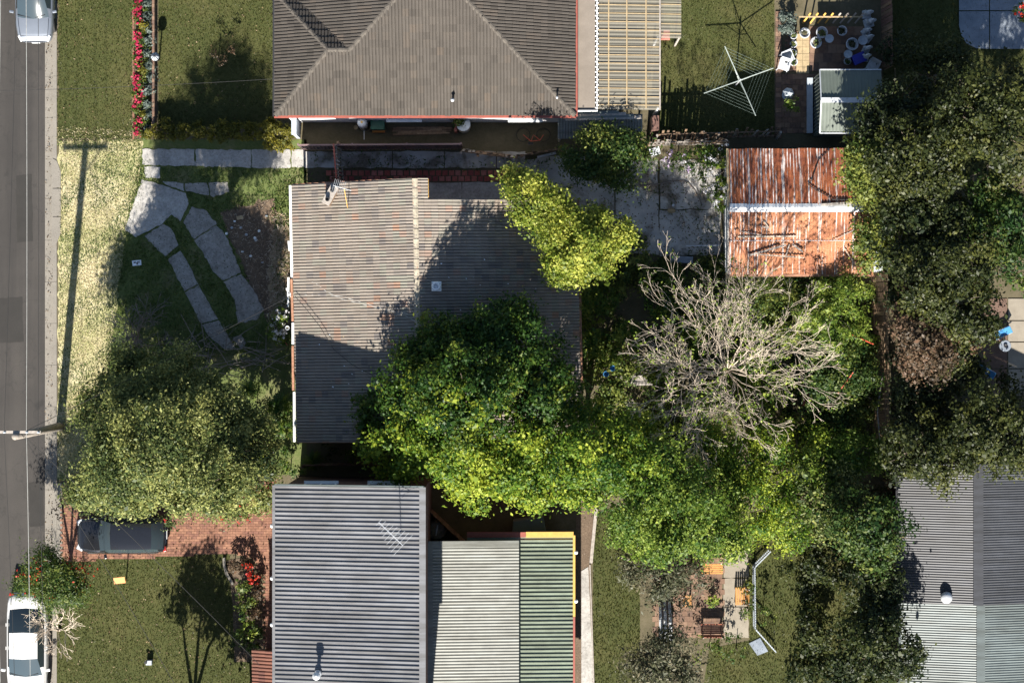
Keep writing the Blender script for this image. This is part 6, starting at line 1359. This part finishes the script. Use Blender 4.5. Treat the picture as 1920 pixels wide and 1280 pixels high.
# ================================================================= SEATING SQUARE, BOTTOM
bench(1334, 1066, 0, 'orange timber bench at the upper edge of the seating square', 'timber_orange', 1.0); bench(1388, 1117, -math.pi / 2, 'yellowish timber bench facing the square from the right', 'timber_orange', .78); bench(1290, 1126, math.pi / 2, 'partly hidden orange bench under the silver tree', 'timber_orange', .5, d=.3); bench(1335, 1178, math.pi, 'red brown timber bench at the lower edge of the square', 'timber_red', 1.0)
pgm = P(1332, 1040, 0); t = empty('arbour', pgm, 'dark timber arbour above the upper bench', 'arbour')
for x in (1312, 1353):
    for y in (1030, 1054): q = P(x, y); MB().bar(q, (q.x, q.y, 1.1), .07).build('post', M['timber_brown'][2], t)
for y in (1030, 1038, 1046, 1054): MB().bar(P(1310, y, 1.12), P(1356, y, 1.12), .07, .05).build('slat', M['timber_brown'][0], t)
bush('potted_shrub', 1334, 1122, .4, 11, 'lf_lime', 'small light green plant in the middle of the seating square', 'plant', seed=360)
wf = empty('white_fence', P(1415, 1120), 'bent white picket fence right of the seating square', 'fence')
def pick(a, b, n):
    a = P(*a); b = P(*b)
    for i in range(n):
        q = a.lerp(b, i / max(1, n - 1)); MB().bar(q, (q.x, q.y, .95), .045, .02).build('picket', M['stone_white'], wf)
    for z_ in (.25, .85): MB().bar((a.x, a.y, z_), (b.x, b.y, z_), .05, .05).build('rail', M['stone_white'], wf)
pick((1440, 1030), (1412, 1058), 12); pick((1411, 1060), (1412, 1172), 26); pick((1413, 1175), (1450, 1216), 14)
for i, (x, y0_, y1_, h) in enumerate([(1240, 1170, 1190, 3.6), (1249, 1190, 1200, 3.8), (1258, 1180, 1195, 4.2)]):
    a = P(x, 1195 + i * 3, 0); b = P(x - 3, 1118 + i * 3, 3.2); one('slim_sapling', MB().tube([a, a.lerp(b, .5), b], [.09, .075, .05], 8), M['bark_white'], ['left of three slim white trunks between the silver trees', 'middle of three slim white trunks between the silver trees', 'right and tallest of three slim white trunks'][i], 'trunk', 'slim white trunks')
tree('silver_tree', [(1240, 1075, 4.2, 56), (1200, 1060, 3.6, 40), (1285, 1065, 3.6, 42), (1235, 1040, 3.4, 36), (1250, 1110, 3.4, 40)], 'lf_silver', 'silvery brown feathery tree beside the orange benches', 'tree', None, dens=1.0, leaf=(.19, .06), seed=361, base=.5)
tree('silver_tree', [(1250, 1235, 4.2, 56), (1210, 1260, 3.8, 44), (1290, 1250, 3.8, 40), (1240, 1290, 4.0, 50)], 'lf_silver', 'silvery feathery tree at the bottom edge below the white trunks', 'tree', None, dens=1.0, leaf=(.19, .06), seed=362, base=.45)
one('paving_offcut', MB().prism([tuple(q[:2]) for q in PP([(1404, 1205), (1425, 1195), (1440, 1220), (1420, 1228)])], .0, .05), M['pool_slab'], 'grey slab lying near the bend of the white fence', 'slab')
for i, (x, y, h, r, m_, lb) in enumerate([(1330, 1215, .9, 30, 'lf_green', 'low green shrub below the red bench'), (1380, 1215, .8, 26, 'lf_vine', 'low shrub by the grey slab'), (1430, 1150, .8, 20, 'lf_green', 'shrub outside the bend of the white fence'), (1400, 1100, .7, 14, 'lf_green', 'leafy plant inside the white fence'), (1402, 1140, .7, 13, 'lf_green', 'plant at the lower inside of the white fence'), (1480, 1080, .8, 26, 'lf_dark', 'dark bush in the shaded garden grass')]):
    bush('garden_shrub', x, y, h, r, m_, lb, 'shrub', 'shrubs around the seating square', dens=.9, seed=370 + i)
# ================================================================= TREES BEYOND
GB = 'dense trees behind the lot'
big = [
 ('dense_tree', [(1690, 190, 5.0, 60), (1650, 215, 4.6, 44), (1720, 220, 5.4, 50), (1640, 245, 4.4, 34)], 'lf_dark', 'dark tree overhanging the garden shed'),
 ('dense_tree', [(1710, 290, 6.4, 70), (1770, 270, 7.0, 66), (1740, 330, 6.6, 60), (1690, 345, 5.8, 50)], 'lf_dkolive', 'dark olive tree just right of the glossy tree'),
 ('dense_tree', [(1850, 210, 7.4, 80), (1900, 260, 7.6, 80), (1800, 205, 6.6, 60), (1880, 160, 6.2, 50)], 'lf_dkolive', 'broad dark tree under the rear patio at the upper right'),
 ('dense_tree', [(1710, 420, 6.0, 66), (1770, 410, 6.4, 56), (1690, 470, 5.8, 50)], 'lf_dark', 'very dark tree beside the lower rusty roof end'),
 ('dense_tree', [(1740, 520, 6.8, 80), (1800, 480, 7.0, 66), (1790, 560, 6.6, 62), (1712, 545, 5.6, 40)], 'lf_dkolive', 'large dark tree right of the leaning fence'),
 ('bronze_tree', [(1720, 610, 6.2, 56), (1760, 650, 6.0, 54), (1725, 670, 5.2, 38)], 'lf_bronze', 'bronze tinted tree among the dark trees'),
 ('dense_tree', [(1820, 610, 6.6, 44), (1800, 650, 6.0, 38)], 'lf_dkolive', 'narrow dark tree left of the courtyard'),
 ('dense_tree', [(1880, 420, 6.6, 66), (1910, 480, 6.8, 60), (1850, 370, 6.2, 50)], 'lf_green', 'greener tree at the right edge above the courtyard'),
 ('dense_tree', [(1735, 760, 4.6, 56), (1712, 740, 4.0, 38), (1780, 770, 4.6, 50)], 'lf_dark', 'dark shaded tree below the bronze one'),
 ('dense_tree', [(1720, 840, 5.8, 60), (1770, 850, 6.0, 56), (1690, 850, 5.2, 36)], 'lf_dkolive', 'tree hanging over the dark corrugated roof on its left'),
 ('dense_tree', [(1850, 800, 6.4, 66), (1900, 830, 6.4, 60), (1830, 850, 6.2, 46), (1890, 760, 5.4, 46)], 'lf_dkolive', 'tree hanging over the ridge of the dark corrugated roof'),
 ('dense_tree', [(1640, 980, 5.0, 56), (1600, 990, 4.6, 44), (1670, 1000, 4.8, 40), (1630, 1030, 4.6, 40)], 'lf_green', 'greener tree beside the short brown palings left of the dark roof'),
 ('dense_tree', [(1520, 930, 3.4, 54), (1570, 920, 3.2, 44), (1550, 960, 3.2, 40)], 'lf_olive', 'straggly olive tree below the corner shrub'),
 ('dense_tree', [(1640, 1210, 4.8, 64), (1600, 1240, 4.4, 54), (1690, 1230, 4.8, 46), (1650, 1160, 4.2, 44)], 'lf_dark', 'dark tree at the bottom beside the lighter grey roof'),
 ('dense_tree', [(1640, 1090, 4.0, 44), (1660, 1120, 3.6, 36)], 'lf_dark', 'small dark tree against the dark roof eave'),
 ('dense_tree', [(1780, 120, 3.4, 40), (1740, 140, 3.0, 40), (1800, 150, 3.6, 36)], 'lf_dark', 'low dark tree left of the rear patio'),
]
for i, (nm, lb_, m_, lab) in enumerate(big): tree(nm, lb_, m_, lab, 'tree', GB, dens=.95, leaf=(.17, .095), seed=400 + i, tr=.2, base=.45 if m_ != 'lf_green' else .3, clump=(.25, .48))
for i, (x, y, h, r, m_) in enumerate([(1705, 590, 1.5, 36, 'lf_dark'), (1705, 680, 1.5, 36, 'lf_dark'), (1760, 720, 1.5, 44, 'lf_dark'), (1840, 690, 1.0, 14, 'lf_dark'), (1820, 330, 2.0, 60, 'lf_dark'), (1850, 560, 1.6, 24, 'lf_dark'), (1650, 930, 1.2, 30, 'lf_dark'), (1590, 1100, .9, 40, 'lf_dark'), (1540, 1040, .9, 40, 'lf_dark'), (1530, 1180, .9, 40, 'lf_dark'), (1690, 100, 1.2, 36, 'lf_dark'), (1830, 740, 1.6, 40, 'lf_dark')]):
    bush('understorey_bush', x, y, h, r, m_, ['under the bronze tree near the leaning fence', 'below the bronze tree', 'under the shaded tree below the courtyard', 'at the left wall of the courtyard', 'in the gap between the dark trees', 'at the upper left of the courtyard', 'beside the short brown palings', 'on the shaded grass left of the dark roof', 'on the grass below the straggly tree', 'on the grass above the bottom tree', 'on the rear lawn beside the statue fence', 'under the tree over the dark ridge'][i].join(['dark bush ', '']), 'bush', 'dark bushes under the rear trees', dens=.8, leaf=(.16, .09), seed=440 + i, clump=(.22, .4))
# ================================================================= LOWER LEFT GARDEN
tree('bottlebrush', [(95, 1075, 3.4, 40), (130, 1085, 3.6, 42), (60, 1085, 3.0, 28), (110, 1115, 3.2, 36)], 'lf_green', 'bottlebrush street tree with red flowers over the white car', 'tree', None, root=(128, 1105), dens=1.5, leaf=(.15, .05), seed=460, base=.4, extra=[('blossom', 'fl_scarlet', [(95, 1075, 3.5, 42), (130, 1088, 3.7, 44), (60, 1085, 3.1, 30)], .10, (.13, .08))], tr=.1)
bare_tree('bare_tree', (112, 1180), 2.8, (45, 60), (98, 1160), 'bark_pale', 'small leafless twiggy tree beside the white car', 461, limbs=6, depth=4, r0=.05, rmin=.010, zlift=.4, trunk_h=.5)
bare_tree('bare_tree', (170, 925), 2.6, (34, 40), (155, 940), 'bark_grey', 'small leafless tree left of the olive tree by the brick driveway', 462, limbs=6, depth=4, r0=.05, rmin=.010, zlift=.4, trunk_h=.5)
bush('bronze_shrub', 118, 960, 1.0, 18, 'lf_bronze', 'bronze leaved shrub at the corner of the brick driveway', 'shrub', seed=463, dens=.6)
bush('flowering_bush', 470, 930, 1.6, 40, 'lf_green', 'green bush with red flowers at the top of the brick driveway', 'bush', seed=464, lobes=[(455, 945, 1.4, 30), (490, 935, 1.6, 28), (430, 950, 1.3, 22), (520, 920, 1.3, 20)], flower=('fl_scarlet', .16))
gb = empty('garden_bed', P(468, 1110), kind='structure')
MB().sheet(PP([(425, 1050), (450, 1046), (480, 1075), (494, 1120), (494, 1240), (440, 1240), (436, 1130), (430, 1080)]), .014).build('bed_soil', M['mulch'], gb)
ep = [(420, 1045), (421, 1060), (425, 1075), (432, 1086), (437, 1095)]
for a, b in zip(ep, ep[1:]): MB().bar(P(*a, .05), P(*b, .05), .12, .12).build('edging_stone', M['kerb'], gb)
for i, (x, y, r, m_, f) in enumerate([(440, 1060, 12, 'lf_bronze', 0), (460, 1065, 14, 'lf_bronze', 1), (475, 1085, 13, 'lf_bronze', 1), (455, 1095, 14, 'lf_green', 0), (482, 1110, 12, 'lf_bronze', 0), (465, 1125, 14, 'lf_green', 0), (450, 1145, 15, 'lf_green', 0), (475, 1150, 14, 'lf_bronze', 0), (460, 1175, 16, 'lf_lime', 0), (482, 1185, 12, 'lf_green', 0), (450, 1200, 15, 'lf_green', 0), (475, 1210, 13, 'lf_green', 0)]):
    bush('bed_shrub', x, y, .5, r, m_, ['bronze shrub at the tip of the curved bed', 'bronze shrub with red flowers at the top of the bed', 'bronze shrub with red flowers nearest the brick path', 'green shrub below the bronze ones', 'bronze shrub at the right curve of the bed', 'green shrub in the middle of the curved bed', 'green shrub on the lawn side of the bed', 'bronze shrub on the wall side of the bed', 'light green shrub in the lower bed', 'green shrub by the wall in the lower bed', 'green shrub at the lower lawn corner of the bed', 'green shrub just above the terracotta roof'][i], 'shrub', 'shrubs in the curved garden bed', seed=470 + i, flower=('fl_scarlet', .15) if f else None)
g = P(237, 1085); t = empty('lawn_sign', g, 'small orange sign on a stake in the corner lawn', 'sign'); MB().bar(g, (g.x, g.y, .95), .05).build('stake', M['timber_orange'], t); MB().box((g.x - .12, g.y + .06, .98), (.50, .30, .03), rz=.1, rx=.35).build('board', M['orange_sign'], t)
g = P(281, 1240); t = empty('garden_tap', g, 'pale little box standing in the shaded part of the corner lawn', 'box'); MB().box((g.x, g.y, .15), (.26, .20, .3)).build('box', M['stone_white'], t, bevel=.01); MB().box((g.x - .13, g.y + .02, .33), (.12, .10, .04)).build('lid', M['black'], t)
# trees standing just below the frame: their shadows lie on the corner lawn
tree('street_tree', [(330, 1420, 4.3, 62), (290, 1430, 4.0, 46), (375, 1430, 3.8, 50)], 'lf_green', 'round tree just below the frame shading the corner lawn', 'tree', None, seed=480, dens=.6, leaf=(.2, .12))
tree('street_tree', [(470, 1390, 3.0, 40), (440, 1400, 2.8, 36)], 'lf_green', 'slim tree just below the frame near the terracotta roof', 'tree', None, seed=481, dens=.6, leaf=(.2, .12))
litter('yard_litter', [(1075, 300), (1350, 300), (1350, 478), (1080, 478)], 900, 'leaf_brown', (.09, .035), 512, .035, 'dead leaves and chips over the back yard concrete')
blades('yard_weeds', [[(1152, 300), (1352, 300), (1352, 480), (1090, 480)], [(1250, 480), (1360, 470), (1360, 520), (1250, 520)]], 60, .13, .03, 'blade_green', 513, label='weeds between the back yard slabs', patch=1.6)
litter('lawn_leaves', [(109, -20), (512, -20), (512, 236), (109, 250)], 420, 'leaf_brown', (.06, .04), 514, .03, 'fallen leaves on the upper front lawn')
litter('lawn_leaves', [(112, 1056), (425, 1050), (470, 1290), (112, 1290)], 500, 'leaf_brown', (.06, .04), 515, .03, 'fallen leaves on the corner lawn')
litter('leaf_litter', [(84, -20), (106, -20), (106, 1300), (84, 1300)], 700, 'leaf_brown', (.07, .04), 510, -.15, 'fallen leaves in the road gutter')
litter('fallen_leaves', [(113, 905), (515, 905), (515, 1045), (118, 1050)], 260, 'leaf_brown', (.08, .05), 511, .04, 'fallen leaves on the brick driveway')
print('leaves', NLEAF, 'objects', len(bpy.data.objects))

# low ground cover nobody could count, in the shaded back yard
rng = random.Random(77); lb = []
for i in range(150):
    x, y = rng.uniform(1085, 1640), rng.uniform(490, 850)
    if x < 1180 and y < 520: continue
    lb.append((x, y, rng.uniform(.12, .5), rng.uniform(16, 30), .5))
gc = foliage_mesh('ground_cover', M['lf_green'], lb, 1.0, (.15, .08), 500, Z3, .6, clump=(.2, .34)); tag(link('ground_cover', gc), 'low green weeds covering the back yard soil', None, None, 'stuff')
lb = []
for i in range(70):
    x, y = rng.choice([(rng.uniform(1650, 1830), rng.uniform(560, 860)), (rng.uniform(1500, 1690), rng.uniform(1000, 1280)), (rng.uniform(1670, 1900), rng.uniform(200, 560))]); lb.append((x, y, rng.uniform(.12, .4), rng.uniform(16, 32), .5))
gc = foliage_mesh('ground_cover', M['lf_dark'], lb, .7, (.17, .09), 501, Z3, .4, clump=(.2, .34)); tag(link('ground_cover', gc), 'dark low weeds under the rear trees', None, None, 'stuff')
litter('leaf_litter', [(84, -20), (106, -20), (106, 1300), (84, 1300)], 700, 'leaf_brown', (.07, .04), 510, -.15, 'fallen leaves in the road gutter')
litter('fallen_leaves', [(113, 905), (515, 905), (515, 1045), (118, 1050)], 260, 'leaf_brown', (.08, .05), 511, .04, 'fallen leaves on the brick driveway')
print('leaves', NLEAF, 'tris', sum(len(o.data.loop_triangles) or len(o.data.polygons) * 2 for o in bpy.data.objects if o.type == 'MESH'))
